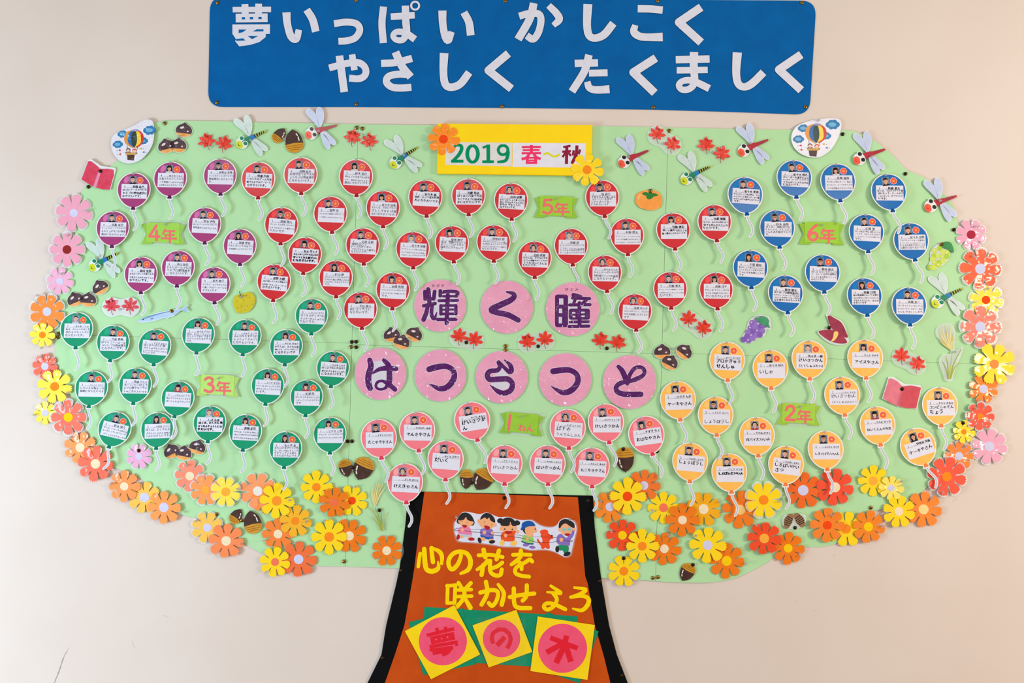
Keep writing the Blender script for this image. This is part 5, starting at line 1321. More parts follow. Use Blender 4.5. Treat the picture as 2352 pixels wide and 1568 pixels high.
mb.build('fish_marking', t)
pin(TACK, 394.5, 714, 5.4, 'brass thumbtack on the fish cutout', 'thumbtacks on the cutouts')

# grapes
def grapes(name, label, Zq, o, ballpts, r, cols_, leaf, lc, margin, hl):
    t = cut(name, label, 'fruit cutout', o)
    shape(t, 'clear_margin', o, [(smooth(zz(Zq, margin), 4, True), film(0.7, 0.04), 0.12)])
    for i, q in enumerate(ballpts):
        mb = MB(o); c = z1(Zq, *q)
        mb.poly(ell(c[0], c[1], r, n=18), lam(cols_[i % len(cols_)]), 0.35 + 0.04 * i, 0.1)
        if i % 3 == 0: mb.poly(ell(c[0] - r * .2, c[1] - r * .2, r * .3, n=8), lam(hl), 0.4 + 0.04 * i)
        mb.build('grape', t)
    shape(t, 'leaf', o, [(smooth(zz(Zq, leaf), 2, True), lam(lc, tuple(v * .85 for v in lc)), 1.4, 0.4)])
    return t
Zq = (1600, 520, 5.1065)
grapes('purple_grapes_cutout', 'purple grape bunch cutout with green leaf', Zq, z1(Zq, 690, 1200),
       [(650, 1130), (700, 1105), (760, 1110), (630, 1190), (690, 1170), (750, 1170), (790, 1160), (600, 1240), (660, 1230), (715, 1225), (770, 1225), (590, 1290), (645, 1280), (700, 1275), (550, 1325), (610, 1335), (655, 1310), (740, 1270)], 6.6,
       [(140, 104, 186), (152, 116, 196), (130, 94, 176)], [(700, 1065), (760, 1050), (820, 1065), (850, 1110), (840, 1140), (860, 1190), (810, 1170), (760, 1150), (720, 1110), (690, 1095)], (74, 156, 112),
       [(690, 1045), (780, 1035), (860, 1070), (872, 1200), (820, 1210), (800, 1280), (700, 1320), (640, 1365), (540, 1360), (520, 1320), (580, 1210), (610, 1110)], (216, 196, 226))
pin(PUSH, *z1(Zq, 715, 1062), 6.0, 'clear pin on the purple grape bunch cutout', 'clear push pins on the cutouts')
Zq = (1900, 480, 5.8725)
grapes('green_grapes_cutout', 'green grape bunch cutout with dark leaf and brass tack', Zq, z1(Zq, 1530, 640),
       [(1450, 560), (1520, 530), (1560, 575), (1620, 590), (1440, 630), (1495, 635), (1560, 645), (1612, 640), (1420, 675), (1450, 720), (1510, 720), (1560, 700), (1400, 790), (1380, 785), (1440, 790), (1500, 755)], 6.0,
       [(196, 216, 72), (170, 204, 62), (206, 222, 96)], [(1545, 470), (1600, 438), (1660, 450), (1690, 500), (1705, 590), (1650, 560), (1600, 540), (1555, 520)], (52, 144, 74),
       [(1480, 480), (1540, 465), (1640, 560), (1650, 650), (1590, 730), (1500, 800), (1410, 828), (1345, 800), (1385, 700), (1395, 560)], (236, 240, 190))
pin(TACK, 2163, 561, 6.2, 'brass thumbtack on the green grape bunch cutout', 'thumbtacks on the cutouts')

# sweet potato
Zq = (1600, 520, 5.1065); o = z1(Zq, 1610, 1220)
t = cut('sweet_potato_cutout', 'maroon sweet potato cutout with cut yellow face', 'vegetable cutout', o)
shape(t, 'white_margin', o, [(smooth(zz(Zq, [(1520, 1030), (1620, 1065), (1720, 1130), (1778, 1300), (1770, 1370), (1640, 1390), (1520, 1345), (1420, 1250), (1440, 1215), (1545, 1190), (1550, 1120)]), 4, True), film(0.7, 0.04), 0.12)])
shape(t, 'potato_half', o, [(smooth(zz(Zq, [(1540, 1040), (1620, 1075), (1700, 1130), (1750, 1230), (1772, 1300), (1710, 1290), (1650, 1240), (1590, 1200), (1555, 1130)]), 4, True), lam((160, 54, 80), (140, 42, 66)), 0.5, 0.1)])
shape(t, 'potato_half', o, [(smooth(zz(Zq, [(1430, 1235), (1500, 1212), (1590, 1212), (1660, 1240), (1720, 1290), (1765, 1360), (1690, 1372), (1600, 1355), (1510, 1310)]), 4, True), lam((168, 56, 80), (146, 44, 66)), 0.62, 0.1)])
shape(t, 'cut_face', o, [(smooth(zz(Zq, [(1610, 1240), (1640, 1228), (1660, 1245), (1650, 1290), (1610, 1340), (1575, 1345), (1600, 1300)]), 4, True), lam((244, 206, 118)), 0.8, 0.3)])
pin(TACKD, 1904.4, 752.4, 5.0, 'dark tack on the sweet potato cutout', 'thumbtacks on the cutouts')

# open books
def book(label, Zq, c, m1, m2, pn, pinlabel):
    o = z1(Zq, *c['o'])
    t = cut('book_cutout', label, 'book cutout', o, 4.6, 1.0, 1.0)
    shape(t, 'white_margin', o, [(zz(Zq, c['margin']), lam((236, 238, 236)), 0.3, 0.0)])
    shape(t, 'page_edge', o, [(smooth(zz(Zq, c['pages']), 2, True), lam((226, 228, 232)), 0.4)])
    shape(t, 'cover', o, [(zz(Zq, c['l']), m1, 0.6, 0.2), (zz(Zq, c['r']), m2, 0.6, 0.2)])
    shape(t, 'spine', o, [(zz(Zq, c['s']), lam(c['sc']), 0.72)])
    pin(TACKD, *pn, 5.6, pinlabel, 'thumbtacks on the cutouts')
crim = lam((206, 56, 82), (216, 76, 100)); crim2 = lam((208, 70, 96), (220, 92, 116))
book('bright red open book cutout beside the pink flower', (60, 250, 5.8075),
     dict(o=(965, 880), margin=[(830, 680), (880, 678), (1000, 760), (1190, 785), (1195, 820), (1125, 1085), (1040, 1078), (905, 1045), (735, 945)],
          pages=[(850, 690), (930, 720), (1000, 785), (1090, 778), (1180, 800), (1180, 812), (1090, 800), (1000, 800), (930, 760)],
          l=[(830, 695), (870, 700), (930, 745), (980, 790), (900, 1040), (840, 1005), (740, 942)], r=[(1010, 800), (1090, 798), (1168, 812), (1170, 880), (1118, 1080), (1030, 1075), (930, 1050)],
          s=[(980, 790), (1012, 800), (935, 1052), (898, 1040)], sc=(232, 150, 176)), crim, crim, (230.5, 393), 'dark tack on the bright red open book')
book('rose pink open book cutout beside yellow balloon cards', (1880, 720, 5.6),
     dict(o=(1070, 1020), margin=[(900, 815), (960, 812), (1100, 900), (1310, 920), (1330, 950), (1262, 1228), (1160, 1218), (1020, 1195), (815, 1090)],
          pages=[(925, 822), (1010, 850), (1095, 915), (1190, 905), (1310, 930), (1310, 948), (1190, 925), (1095, 930), (1000, 870)],
          l=[(905, 832), (950, 835), (1020, 875), (1075, 930), (1010, 1185), (920, 1150), (825, 1085)], r=[(1095, 935), (1190, 922), (1318, 950), (1318, 960), (1255, 1220), (1140, 1215), (1030, 1192)],
          s=[(1075, 930), (1100, 935), (1038, 1192), (1008, 1185)], sc=(204, 96, 112)), lam((226, 128, 142), (214, 112, 128)), lam((208, 80, 92), (198, 70, 84)), (2072, 893), 'dark tack on the rose pink open book')

# pampas grass
def pampas(label, Zq, o, plume, tips, stems, filmp, pn, tk, pl):
    t = cut('pampas_grass_cutout', label, 'grass cutout', o)
    shape(t, 'clear_film', o, [(smooth(zz(Zq, filmp), 3, True), film(0.5 if tk is PUSH else 0.06, 0.04), 0.1)])
    for i, tip in enumerate(tips):
        mb = MB(o); b = plume
        mid = ((b[0] * 0.45 + tip[0] * 0.55) - 20 + 6 * (i % 3), (b[1] * 0.5 + tip[1] * 0.5) - 18)
        mb.stroke(zz(Zq, [b, mid, tip]), [1.0, 2.6, 0.4], lam([(222, 206, 130), (232, 220, 156), (210, 190, 108)][i % 3]), 0.4 + 0.03 * i, cap=False)
        mb.build('plume', t)
    for i, st in enumerate(stems):
        mb = MB(o); mb.stroke(zz(Zq, st), [1.0, 2.2, 2.6], lam([(164, 172, 60), (150, 168, 70), (186, 192, 110)][i % 3]), 0.45 + 0.03 * i, cap=False); mb.build('blade', t)
    pin(tk, pn[0], pn[1], 4.9, pl, 'pins on the pampas grass')
Zq = (580, 1060, 5.4075); o = z1(Zq, 1560, 560)
pampas('pampas grass cutout beside the trunk, held by a dark tack', Zq, o, (1522, 565), [(1480, 330), (1500, 280), (1530, 240), (1560, 220), (1590, 208), (1610, 240), (1630, 270), (1650, 310), (1600, 290), (1540, 300), (1490, 380)],
       [[(1440, 560), (1530, 660), (1610, 850)], [(1605, 580), (1600, 720), (1620, 860)], [(1660, 630), (1630, 700), (1615, 860)], [(1470, 680), (1550, 760), (1605, 855)], [(1522, 560), (1570, 700), (1612, 855)]],
       [(1470, 250), (1600, 190), (1660, 260), (1650, 330), (1560, 560), (1680, 630), (1640, 860), (1600, 880), (1430, 650), (1440, 560), (1510, 560)], (871.3, 1171.3), TACKD, 'dark tack on the pampas grass beside the trunk')
Zq = (1880, 720, 5.6); o = z1(Zq, 1690, 520)
pampas('pampas grass cutout on whitish film beside the coral flower', Zq, o, (1718, 480), [(1545, 170), (1580, 160), (1620, 150), (1660, 155), (1700, 145), (1740, 230), (1750, 320), (1545, 230), (1530, 300), (1560, 350), (1650, 220)],
       [[(1635, 540), (1660, 660), (1670, 840)], [(1840, 450), (1740, 640), (1690, 840)], [(1720, 500), (1700, 660), (1680, 840)], [(1820, 610), (1740, 710), (1695, 840)], [(1590, 610), (1640, 720), (1665, 840)]],
       [(1530, 160), (1700, 130), (1760, 250), (1750, 470), (1840, 430), (1855, 480), (1740, 760), (1720, 860), (1630, 865), (1600, 780), (1545, 610), (1600, 520), (1680, 520), (1690, 460), (1520, 300)], z1(Zq, 1745, 492), PUSH, 'clear pin on the pampas grass beside the coral flower')

# striped grubs
Zq = (1620, 1060, 4.0517); o = z1(Zq, 825, 555)
t = cut('beetle_grub_cutout', 'pair of brown striped grub cutouts on cream film', 'insect cutout', o)
shape(t, 'cream_margin', o, [(smooth(zz(Zq, [(712, 545), (740, 495), (800, 495), (860, 482), (920, 490), (940, 520), (920, 590), (850, 625), (790, 628), (735, 610)]), 4, True), film(0.55, 0.04), 0.12)])
for k, (pts, ws) in enumerate(((((792, 512), (770, 552), (758, 596)), [15, 19, 13]), (((852, 506), (880, 545), (900, 582)), [15, 20, 14]))):
    mb = MB(o); p = zz(Zq, pts); mb.stroke(p, ws, lam((150, 112, 78)), 0.45)
    sp = smooth([(*q, w) for q, w in zip(p, ws)], 5)
    for i in range(1, len(sp) - 1, 2):
        a, b = sp[i - 1], sp[i + 1]; d = math.hypot(b[0] - a[0], b[1] - a[1]); nx, ny = -(b[1] - a[1]) / d, (b[0] - a[0]) / d; w = sp[i][2] * .46
        mb.stroke([(sp[i][0] + nx * w, sp[i][1] + ny * w), (sp[i][0] - nx * w, sp[i][1] - ny * w)], 2.0, lam((40, 30, 26)), 0.55, cap=False)
    mb.build('grub', t)
pin(TACKD, 1826, 1211.5, 4.9, 'dark tack on the striped grub cutouts', 'thumbtacks on the cutouts')

# ------------------------------------------------------------------ hot-air balloon plaques
def plaque(label, Zq, outline, dx, dy, k, glossy, pn):
    """Illustration laid out in the coordinates of the clearer plaque, moved by dx, dy and scaled k."""
    f = lambda pts: zz(Zq, [(dx + (x - 1400) * k, dy + (y - 290) * k) for x, y in pts])
    o = z1(Zq, dx, dy); rk = k / Zq[2]
    t = cut('air_balloon_plaque', label, 'picture plaque', o, 5.2, 1.5 if glossy else 2.5, -2.5 if glossy else 1.0)
    t['group'] = 'air-balloon plaques'
    wm = mat((232, 230, 236), (226, 224, 232), rough=0.35, coat=1.0 if glossy else 0.5, bump=1.0 if glossy else 0.15, bscale=26.0, bdist=0.05 if glossy else 0.002)
    shape(t, 'plaque_card', o, [(smooth(zz(Zq, outline), 4, True), wm, 0.5, 0.0)])
    L2_ = lambda c, c2=None: mat(c, c2, rough=0.4, coat=1.0 if glossy else 0.3, bump=1.0 if glossy else 0.1, bscale=26.0, bdist=0.05 if glossy else 0.002)
    def cloud(cx, cy, s):
        mb = MB(o)
        for a, b, r in ((-46, 4, 34), (-16, -18, 36), (24, -22, 36), (56, 0, 32), (30, 24, 32), (-14, 26, 34)):
            mb.poly(ell(*f([(cx + a * s, cy + b * s)])[0], r * s * rk, n=18), L2_((20, 118, 172)), 0.62)
        mb.poly(ell(*f([(cx, cy)])[0], 46 * s * rk, 26 * s * rk, n=18), L2_((112, 176, 212)), 0.7)
        mb.build('cloud', t)
    cloud(1250, 175, 0.8); cloud(1595, 130, 1.0); cloud(1190, 305, 0.8)
    gores = [((1400, 122), (1300, 150), (1272, 230), (1300, 320), (1395, 345), (222, 150, 60)), ((1400, 122), (1330, 160), (1318, 240), (1340, 310), (1398, 345), (16, 100, 160)),
             ((1408, 122), (1370, 160), (1365, 250), (1380, 315), (1405, 345), (22, 54, 44)), ((1415, 122), (1440, 165), (1450, 250), (1430, 320), (1408, 345), (246, 208, 60)),
             ((1420, 122), (1490, 150), (1525, 230), (1500, 310), (1412, 345), (206, 40, 46))]
    sh = {0: ((1375, 125), (1300, 155), (1272, 230), (1295, 300), (1365, 345), (1395, 345), (1335, 300), (1318, 240), (1335, 165), (1390, 128)),
          1: ((1390, 128), (1335, 165), (1318, 240), (1335, 300), (1395, 345), (1400, 345), (1375, 300), (1365, 240), (1375, 165), (1405, 128)),
          2: ((1405, 128), (1375, 165), (1365, 240), (1375, 300), (1398, 345), (1412, 345), (1432, 300), (1440, 240), (1430, 165), (1415, 128)),
          3: ((1415, 128), (1430, 165), (1440, 240), (1432, 300), (1410, 345), (1420, 345), (1480, 300), (1490, 240), (1475, 165), (1430, 128)),
          4: ((1430, 128), (1475, 165), (1490, 240), (1480, 300), (1418, 345), (1450, 345), (1505, 300), (1526, 235), (1505, 165), (1445, 125))}
    for i in range(5): shape(t, 'balloon_gore', o, [(smooth(f(sh[i]), 3, True), L2_(gores[i][5]), 0.74 + 0.03 * i)])
    shape(t, 'balloon_crown', o, [(ell(*f([(1415, 132)])[0], 42 * rk, 14 * rk, n=18), L2_((150, 140, 190)), 0.95)])
    cloud(1515, 265, 0.75)
    mb = MB(o)
    for a, b in (((1310, 320), (1320, 360)), ((1385, 345), (1388, 360)), ((1450, 330), (1440, 380))): mb.stroke(f([a, b]), 0.8, L2_((60, 40, 40)), 0.9, cap=False)
    mb.poly(f([(1310, 430), (1412, 435), (1400, 512), (1320, 505)]), L2_((72, 44, 32)), 0.9); mb.poly(f(rrect(1296, 412, 1432, 440, 8)), L2_((206, 160, 78)), 0.98)
    mb.build('basket', t)
    for hx, hy, hc, cc in ((1328, 380, (110, 30, 50), (90, 40, 90)), (1408, 388, (214, 70, 44), (50, 90, 60))):
        mb = MB(o)
        mb.poly(smooth(f([(hx - 40, hy + 36), (hx - 20, hy + 22), (hx + 22, hy + 22), (hx + 38, hy + 38)]), 3, True), L2_(cc), 0.94)
        mb.poly(ell(*f([(hx, hy)])[0], 28 * rk, 26 * rk, n=18), L2_(hc), 0.96); mb.poly(ell(*f([(hx, hy + 7)])[0], 21 * rk, 18 * rk, n=16), L2_((246, 214, 190)), 1.0)
        for s in (-1, 1): mb.poly(ell(*f([(hx + 8 * s, hy + 4)])[0], 2.4 * rk, 3.4 * rk, n=8), L2_((40, 30, 30)), 1.04)
        mb.stroke(f([(hx - 8, hy + 13), (hx, hy + 18), (hx + 8, hy + 13)]), 0.5, L2_((180, 60, 60)), 1.04)
        mb.build('rider', t)
    for bx, by, bc in ((1218, 382, (210, 60, 120)), (1225, 433, (206, 70, 60)), (1490, 365, (214, 170, 60)), (1525, 408, (60, 130, 190))):
        mb = MB(o); mb.poly(ell(*f([(bx, by)])[0], 15 * rk, 9 * rk, 20, n=14), L2_(bc), 0.66); mb.poly(f([(bx - 4, by - 4), (bx + 4, by - 20), (bx + 12, by - 4)]), L2_(bc), 0.68)
        mb.poly(ell(*f([(bx + (32 if bx > 1400 else -32), by + 2)])[0], 5 * rk, n=8), L2_((60, 60, 90)), 0.66); mb.build('small_bird', t)
    if pn: pin(PUSH, pn[0], pn[1], 6.2, 'clear pin on the ' + label, 'clear push pins on the plaques', 6)
plaque('matt picture plaque of children in a striped air balloon', (1600, 260, 5.1065),
       [(1180, 150), (1300, 95), (1450, 65), (1620, 55), (1690, 80), (1700, 160), (1660, 290), (1580, 420), (1480, 500), (1380, 522), (1260, 500), (1160, 430), (1110, 330), (1120, 230)], 1400, 290, 1.0, False, z1((1600, 260, 5.1065), 1425, 82))
plaque('shiny crinkled picture plaque of an air balloon above the purple cards', (60, 250, 5.8075),
       [(1160, 350), (1270, 290), (1440, 220), (1540, 160), (1640, 140), (1700, 190), (1712, 350), (1690, 480), (1620, 600), (1520, 690), (1380, 730), (1260, 700), (1160, 590), (1125, 450)], 1440, 455, 1.06, True, None)

# ------------------------------------------------------------------ trunk pictures: children with a rope
Zk = (1020, 1160, 7.35); o = z1(Zk, 1200, 480)
t = cut('children_cutout', 'long white cutout of running children, dog and rope on the trunk', 'picture cutout', o, 4.6, 0.8, 0.0)
outl = [(170, 400), (185, 290), (250, 180), (330, 110), (470, 125), (600, 150), (720, 120), (820, 160), (930, 200), (1080, 195), (1200, 230), (1320, 250), (1480, 255), (1570, 310), (1660, 355), (1790, 375), (1890, 345), (1960, 250), (2050, 215), (2150, 240), (2220, 320), (2235, 430),
        (2200, 560), (2160, 740), (2130, 830), (2050, 870), (1970, 840), (1850, 780), (1700, 745), (1450, 750), (1250, 700), (1000, 695), (800, 660), (500, 625), (260, 605), (200, 520)]
cc_ = (1200, 480)
shape(t, 'clear_margin', o, [(smooth(zz(Zk, [(cc_[0] + (x - cc_[0]) * 1.02, y + (-18 if y < 450 else 20)) for x, y in outl]), 3, True), film(0.2), 0.1)])
shape(t, 'white_card', o, [(smooth(zz(Zk, outl), 3, True), lam((226, 226, 240)), 0.4, 0.0)])
skin = lam((244, 176, 128)); hairk = lam((36, 30, 32)); mouth = lam((176, 24, 34)); dk = lam((30, 28, 34))
mb = MB(o)
for ln in ([(440, 405), (640, 410), (840, 455), (1000, 465), (1330, 515), (1500, 530), (1640, 530), (1900, 548)], ):
    mb.stroke(zz(Zk, ln), 0.7, dk, 0.5, cap=False)
mb.build('rope', t)
def kid(name, pieces, strokes=()):
    mb = MB(o)
    for i, (p, m) in enumerate(pieces): mb.poly(zz(Zk, p), m, 0.54 + 0.04 * i)
    for p, w, m in strokes: mb.stroke(zz(Zk, p), w, m, 0.56 + 0.04 * len(pieces), cap=False)
    mb.build(name, t)
E_ = lambda x, y, a, b=None, r=0: ell(x, y, a, b, r, n=20)
SM = lambda p: smooth(p, 3, True)
eye = lambda x, y: ([(x - 18, y + 6), (x, y - 6), (x + 18, y + 6)], 0.5, lam((150, 90, 60)))
kid('running_girl', [(SM([(215, 290), (230, 220), (290, 140), (370, 122), (450, 160), (495, 230), (515, 300), (470, 345), (300, 330)]), hairk), (E_(370, 285, 115, 88), skin), (E_(262, 270, 24, 28), skin), (E_(475, 295, 24, 28), skin),
                     (SM([(250, 250), (300, 150), (370, 130), (450, 160), (490, 260), (440, 265), (390, 240), (370, 195), (330, 245)]), hairk), (SM([(260, 370), (420, 370), (455, 440), (465, 500), (350, 512), (240, 470)]), lam((236, 130, 170))),
                     (SM([(250, 480), (460, 505), (460, 525), (350, 535), (250, 505)]), lam((190, 205, 216))), (E_(290, 530, 34, 24), skin), (E_(430, 548, 34, 24), skin), (E_(238, 535, 28, 46, 10), mouth), (E_(462, 570, 54, 28), mouth), (SM([(305, 330), (382, 335), (375, 370), (335, 375)]), mouth), (E_(312, 415, 30), skin)],
    [eye(300, 272), eye(382, 288)])
kid('running_boy', [(E_(725, 300, 135, 105, 10), skin), (E_(592, 268, 28, 36), skin), (E_(862, 330, 26, 30), skin), (SM([(608, 240), (640, 170), (710, 128), (790, 150), (850, 220), (862, 290), (820, 280), (780, 250), (760, 205), (725, 235), (690, 205), (650, 225)]), hairk),
                    (SM([(630, 395), (800, 400), (830, 470), (825, 540), (720, 545), (615, 500)]), lam((138, 112, 190))), (SM([(620, 500), (720, 530), (828, 540), (820, 570), (730, 575), (625, 535)]), lam((24, 90, 170))), (E_(650, 570, 50, 32), skin), (E_(790, 590, 40, 28), skin),
                    (E_(600, 590, 30, 50, -20), dk), (E_(810, 615, 52, 30, -8), dk), (SM([(680, 340), (770, 362), (755, 410), (700, 400)]), mouth), (E_(680, 455, 32), skin), (E_(818, 465, 28), skin)],
    [([(670, 270), (695, 280), (672, 300)], 0.5, lam((150, 90, 60))), ([(820, 315), (795, 328), (815, 340)], 0.5, lam((150, 90, 60)))])
kid('pigtail_girl', [(E_(950, 262, 56, 44), hairk), (E_(1235, 295, 50, 40, 20), hairk), (E_(1085, 380, 135, 88), skin), (E_(962, 398, 26, 30), skin), (E_(1210, 385, 24, 28), skin), (SM([(960, 340), (970, 260), (1040, 210), (1110, 208), (1180, 245), (1220, 320), (1225, 345), (1150, 345), (1115, 275), (1095, 345)]), hairk),
                     (SM([(985, 455), (1180, 430), (1215, 440), (1185, 500), (1190, 590), (1080, 610), (965, 580)]), lam((232, 84, 30))), (E_(980, 630, 38, 50, 10), lam((248, 204, 96))), (E_(1175, 640, 58, 40, -20), lam((248, 204, 96))), (SM([(1030, 435), (1145, 440), (1120, 478), (1050, 475)]), mouth), (E_(1038, 510, 30), skin), (E_(1238, 445, 28), skin), (E_(1025, 400, 9, 16), dk), (E_(1150, 405, 9, 16), dk)])
kid('capped_boy', [(SM([(1320, 400), (1400, 370), (1420, 420), (1400, 490), (1350, 460)]), hairk), (SM([(1390, 360), (1540, 345), (1552, 400), (1575, 430), (1550, 465), (1510, 460), (1495, 525), (1420, 530), (1380, 480), (1365, 420)]), skin), (E_(1385, 425, 24, 30), skin),
                   (SM([(1290, 410), (1310, 360), (1320, 300), (1400, 262), (1490, 275), (1540, 345), (1440, 355), (1390, 370), (1320, 415)]), lam((14, 84, 160))), (SM([(1350, 495), (1420, 530), (1500, 540), (1508, 640), (1410, 640), (1315, 600)]), lam((150, 206, 110))),
                   (SM([(1310, 598), (1410, 635), (1505, 640), (1500, 662), (1400, 655), (1315, 620)]), lam((24, 74, 120))), (E_(1380, 668, 50, 26), lam((140, 110, 190))), (E_(1488, 706, 54, 26, 8), lam((140, 110, 190))), (E_(1538, 400, 8, 16), dk), (E_(1400, 565, 28), skin)])
kid('red_dog', [(SM([(1570, 600), (1585, 555), (1610, 600), (1650, 640), (1660, 580), (1640, 540), (1625, 500), (1640, 490), (1615, 450), (1640, 420), (1700, 408), (1750, 425), (1765, 480), (1835, 520), (1840, 560), (1790, 580), (1775, 640), (1785, 720), (1740, 735), (1710, 710), (1680, 738), (1640, 725), (1630, 680)]), lam((236, 78, 34))),
                (E_(1818, 515, 18, 13), dk), (E_(1775, 500, 8, 14), lam((120, 30, 20)))])
kid('waving_man', [(E_(2060, 400, 110, 105), skin), (E_(1950, 410, 24, 32), skin), (E_(2198, 410, 26, 30), skin), (SM([(1935, 375), (1950, 280), (2030, 230), (2120, 250), (2190, 300), (2205, 360), (2190, 385), (2120, 350), (2050, 305), (1985, 340), (1965, 380)]), hairk),
                   (SM([(1910, 520), (1970, 480), (2060, 550), (2110, 500), (2150, 470), (2170, 420), (2200, 440), (2185, 510), (2130, 590), (2115, 680), (2000, 685), (1910, 640), (1900, 580)]), lam((140, 112, 190))), (SM([(1920, 675), (2095, 685), (2090, 790), (2030, 810), (2000, 760), (1950, 760)]), lam((24, 140, 92))),
                   (E_(1910, 740, 32, 55), dk), (E_(2075, 820, 62, 36, -22), dk), (SM([(2035, 480), (2120, 475), (2105, 512), (2060, 515)]), mouth), (E_(2030, 408, 38, 32), lam((150, 206, 200))), (E_(2110, 402, 32, 28), lam((150, 206, 200))), (E_(1978, 580, 34), skin)],
    [([(2012, 420), (2030, 408), (2046, 418)], 0.5, dk), ([(2094, 412), (2110, 400), (2126, 410)], 0.5, dk)])
mb = MB(o)
for ln in ([(275, 428), (180, 420), (178, 400), (240, 385)], [(345, 425), (450, 445), (650, 458)], [(715, 465), (830, 500), (1020, 518)], [(1065, 525), (1250, 540), (1390, 570)], [(1430, 582), (1560, 620), (1780, 628), (1950, 590)], [(2010, 592), (2150, 608), (2165, 595), (2140, 588)]):
    mb.stroke(zz(Zk, ln), 0.8, dk, 1.25, cap=False)
mb.build('rope', t)
pin(PUSH, *z1(Zk, 205, 192), 5.4, 'clear pin beside the running girl on the trunk picture', 'clear push pins on the trunk picture')
pin(PUSH, *z1(Zk, 2122, 235), 5.4, 'clear pin over the waving man on the trunk picture', 'clear push pins on the trunk picture')

# ------------------------------------------------------------------ trunk tiles with red letters on green backing
Zt = (820, 1340, 3.675)
gb = mat((0, 140, 102), (0, 132, 96), rough=0.45, nscale=20, coat=0.3)
def flat(name, label, cat, pts, m, d, group=None, tilt=0.0):
    p = zz(Zt, pts); o = (sum(q[0] for q in p) / len(p), sum(q[1] for q in p) / len(p))
    d += LIFT
    mb = MB(o); mb.poly(p, m, 0.4, 0.0)
    ob_ = mb.build(name); ob_.location = at(o[0], o[1], d * 0.001)
    f = (D - d * .001) / D; ob_.scale = (f, f, f)
    tag(ob_, label, cat, group)
    return ob_
flat('green_backing', 'wide green backing paper behind the three trunk tiles', 'backing paper', [(570, 196), (1860, 274), (1845, 722), (535, 640)], gb, 4.35, 'green backing papers')
flat('green_backing', 'green backing square under the first trunk tile', 'backing paper', [(436, 326), (892, 206), (1000, 680), (560, 772)], gb, 4.8, 'green backing papers')
flat('green_backing', 'green backing square under the tree-letter tile', 'backing paper', [(1602, 238), (2040, 402), (1880, 840), (1440, 690)], gb, 4.8, 'green backing papers')
yt = mat((250, 216, 30), (246, 208, 24), rough=0.4, nscale=20, coat=0.5, bump=0.08, bscale=20); rp = mat((240, 92, 124), (236, 84, 116), rough=0.4, nscale=30, coat=0.5); rl = paper((226, 40, 56))
def tile(label, sq, c, r, strokes, holes=(), pocket=None, yaw=0.0):
    p = zz(Zt, sq); o = (sum(q[0] for q in p) / 4, sum(q[1] for q in p) / 4)
    t = thing('letter_tile', label, 'letter tile', o[0], o[1], 6.6, 0, 0.3, yaw * 0.5, 1.0, 'yellow letter tiles on the trunk')
    shape(t, 'yellow_square', o, [(p, yt, 0.4, 0.0)])
    cx, cy = z1(Zt, *c)
    d = shape(t, 'pink_circle', o, [(ell(cx, cy, r / Zt[2], n=48), rp, 0.5, 0.3)])
    letter(d, strokes, Zt, rl, 0.62, o, False, False, holes=holes, hole_m=rp)
    if pocket: shape(t, 'clear_pocket', o, [(zz(Zt, pocket), film(0.01, 0.03), 0.9)])
tile('yellow tile with red dream kanji on the trunk', [(820, 181), (1040, 596), (625, 806), (403, 401)], (725, 485), 203,
     [[(588, 436), (820, 380), 30], [(672, 372), (684, 418), 28], [(745, 362), (752, 405), 28], [(622, 480), (822, 438), 66], [(612, 532), (850, 492), 30], [(838, 490), (842, 525), 24], [(640, 530), (620, 568), 26], [(630, 562), (812, 536), 30],
      [(800, 540), (760, 585), 30], [(780, 570), (720, 604), 28], [(650, 560), (660, 592), 26], [(640, 590), (740, 570), 26], [(740, 560), (760, 600), 26]],
     holes=[ell(668, 470, 9, 9, n=8), ell(714, 462, 8, 8, n=8), ell(764, 450, 9, 10, n=8)], yaw=-0.6)
tile('small yellow tile with round red letter in clear pocket', [(1345, 221), (1480, 575), (1112, 706), (975, 351)], (1220, 462), 158,
     [[(1248, 448), (1215, 485), (1182, 520), 40], [(1150, 505), (1136, 460), (1150, 415), (1195, 385), (1245, 388), (1285, 420), (1298, 465), (1288, 510), (1266, 545), 34]],
     pocket=[(1016, 280), (1420, 290), (1430, 690), (1020, 655)], yaw=0.8)
tile('yellow tile with red tree kanji on the trunk', [(1525, 276), (2008, 349), (1945, 811), (1463, 736)], (1735, 545), 207,
     [[(1632, 455), (1862, 545), 42], [(1770, 438), (1745, 530), 46], [(1752, 520), (1680, 668), 50], [(1735, 505), (1600, 580), 46], [(1762, 520), (1805, 658), 48]], yaw=0.3)

# ------------------------------------------------------------------ thumbtacks on the papers
def tacks(me, pts, d, label, group):
    for p in pts: pin(me, p[0], p[1], d, label, group)
tacks(TACK, [(819, 293), (832, 295)], 3.2, 'brass thumbtack on the top seam above the maple leaves', 'tacks on the top seam')
tacks(TACK, [(1537, 300)], 3.2, 'brass thumbtack beside the shiny maple leaf pair', None)
tacks(TACK, [(378, 283)], 3.2, 'brass thumbtack on the crown edge beside the shiny plaque', None)
tacks(TACKD, [(203, 429)], 3.2, 'dark tack under the bright red open book', None)
tacks(TACKD, [(1935.5, 308)], 3.2, 'dark tack beside the matt air-balloon plaque', None)
tacks(TACKD, [(2079.5, 399)], 3.2, 'dark tack on the crown edge above the basketball ace card', None)
tacks(TACKD, [(2191, 527.5)], 3.2, 'dark tack beside the small pink flower', None)
tacks(TACK, [(135, 766), (131.5, 775)], 3.2, 'brass thumbtack beside the first green balloon card', 'tacks beside the first green card')
tacks(TACKD, [(808, 785), (818, 784.5), (818, 797)], 3.2, 'dark tack where four crown sheets meet', 'dark tacks where sheets meet')
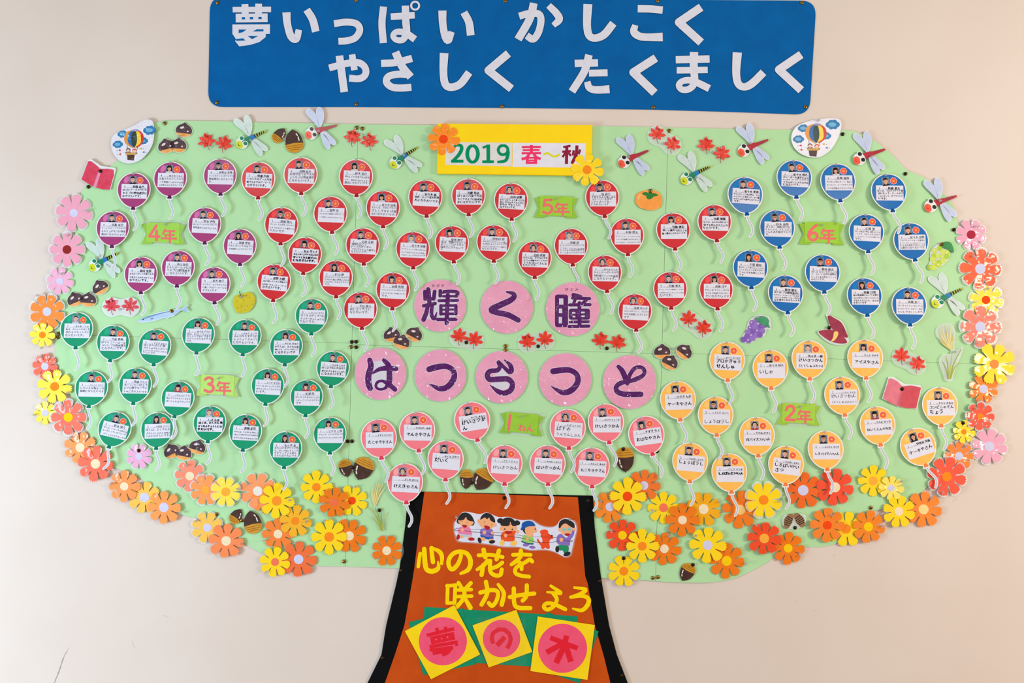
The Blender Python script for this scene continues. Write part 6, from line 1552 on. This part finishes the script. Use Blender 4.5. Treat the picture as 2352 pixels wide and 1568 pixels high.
tacks(TACK, [(806, 796.5)], 3.2, 'brass thumbtack among dark tacks where sheets meet', None)
tacks(TACK, [(1161, 794.5), (1161, 804)], 3.2, 'shiny brass thumbtack above the knotted letter disc', 'tacks above the knotted letter')
tacks(TACKD, [(799, 1013), (808.5, 1013)], 3.2, 'dark tack between green and pink balloon cards', 'tacks between green and pink cards')
tacks(TACK, [(497, 1181)], 3.2, 'brass thumbtack beside the amber flower on the crown edge', None)
tacks(TACK, [(790, 1289)], 3.2, 'brass thumbtack on the lower seam under the yellow flower', None)
tacks(TACK, [(1499.5, 1326.5), (1511, 1325)], 3.2, 'brass thumbtack on the lower seam beside the small acorn', 'tacks on the lower seam')
tacks(TACK, [(2000, 1165.5)], 3.2, 'brass thumbtack above an orange flower with yellow centre', None)
tacks(TACKD, [(1509, 1036)], 3.2, 'dark tack half hidden by the flower shop card', None)
tacks(TACKD, [(1158, 1143)], 4.4, 'dark tack at the top of the brown trunk sheet', None)
for p, w in (((1351, 1150), 'at its top corner'), ((921.5, 1310), 'beside the orange flower on round film'), ((1378, 1334.5), 'beside the yellow flower on round film'),
             ((879.5, 1511), 'level with the dream tile'), ((1428.5, 1551), 'level with the tree tile')):
    pin(TACKD, p[0], p[1], 3.6, 'dark tack on the black trunk border ' + w, 'tacks on the black border')
tacks(TACKD, [(318.5, 1034.5)], 5.6, 'dark tack on the small lone pink flower', None)
tacks(TACKD, [(2212, 971)], 6.6, 'dark tack on the small yellow flower', None)
tacks(TACKD, [(1432.5, 1281.5)], 5.6, 'dark tack on the yellow flower with round film', None)
for p, w in (((499, 6), 'upper corner above the dense first kanji'), ((498, 235), 'lower corner below the dense first kanji'), ((818, 239), 'lower edge below the first lower letter'),
             ((1153, 244), 'lower edge below the first angle-shaped letter'), ((1500, 246), 'lower edge over a fold of the sheet'), ((1850, 245), 'lower corner beside the last letter'),
             ((1842, 6), 'upper corner above the last letter'), ((818, 1), 'upper edge beside the ringed letter'), ((1160, 2), 'upper edge between the two upper words'), ((1510, 2), 'upper edge over a fold of the sheet')):
    pin(TACK, p[0], p[1], 2.6, 'small brass tack on the blue banner, ' + w, 'tacks around the blue banner')
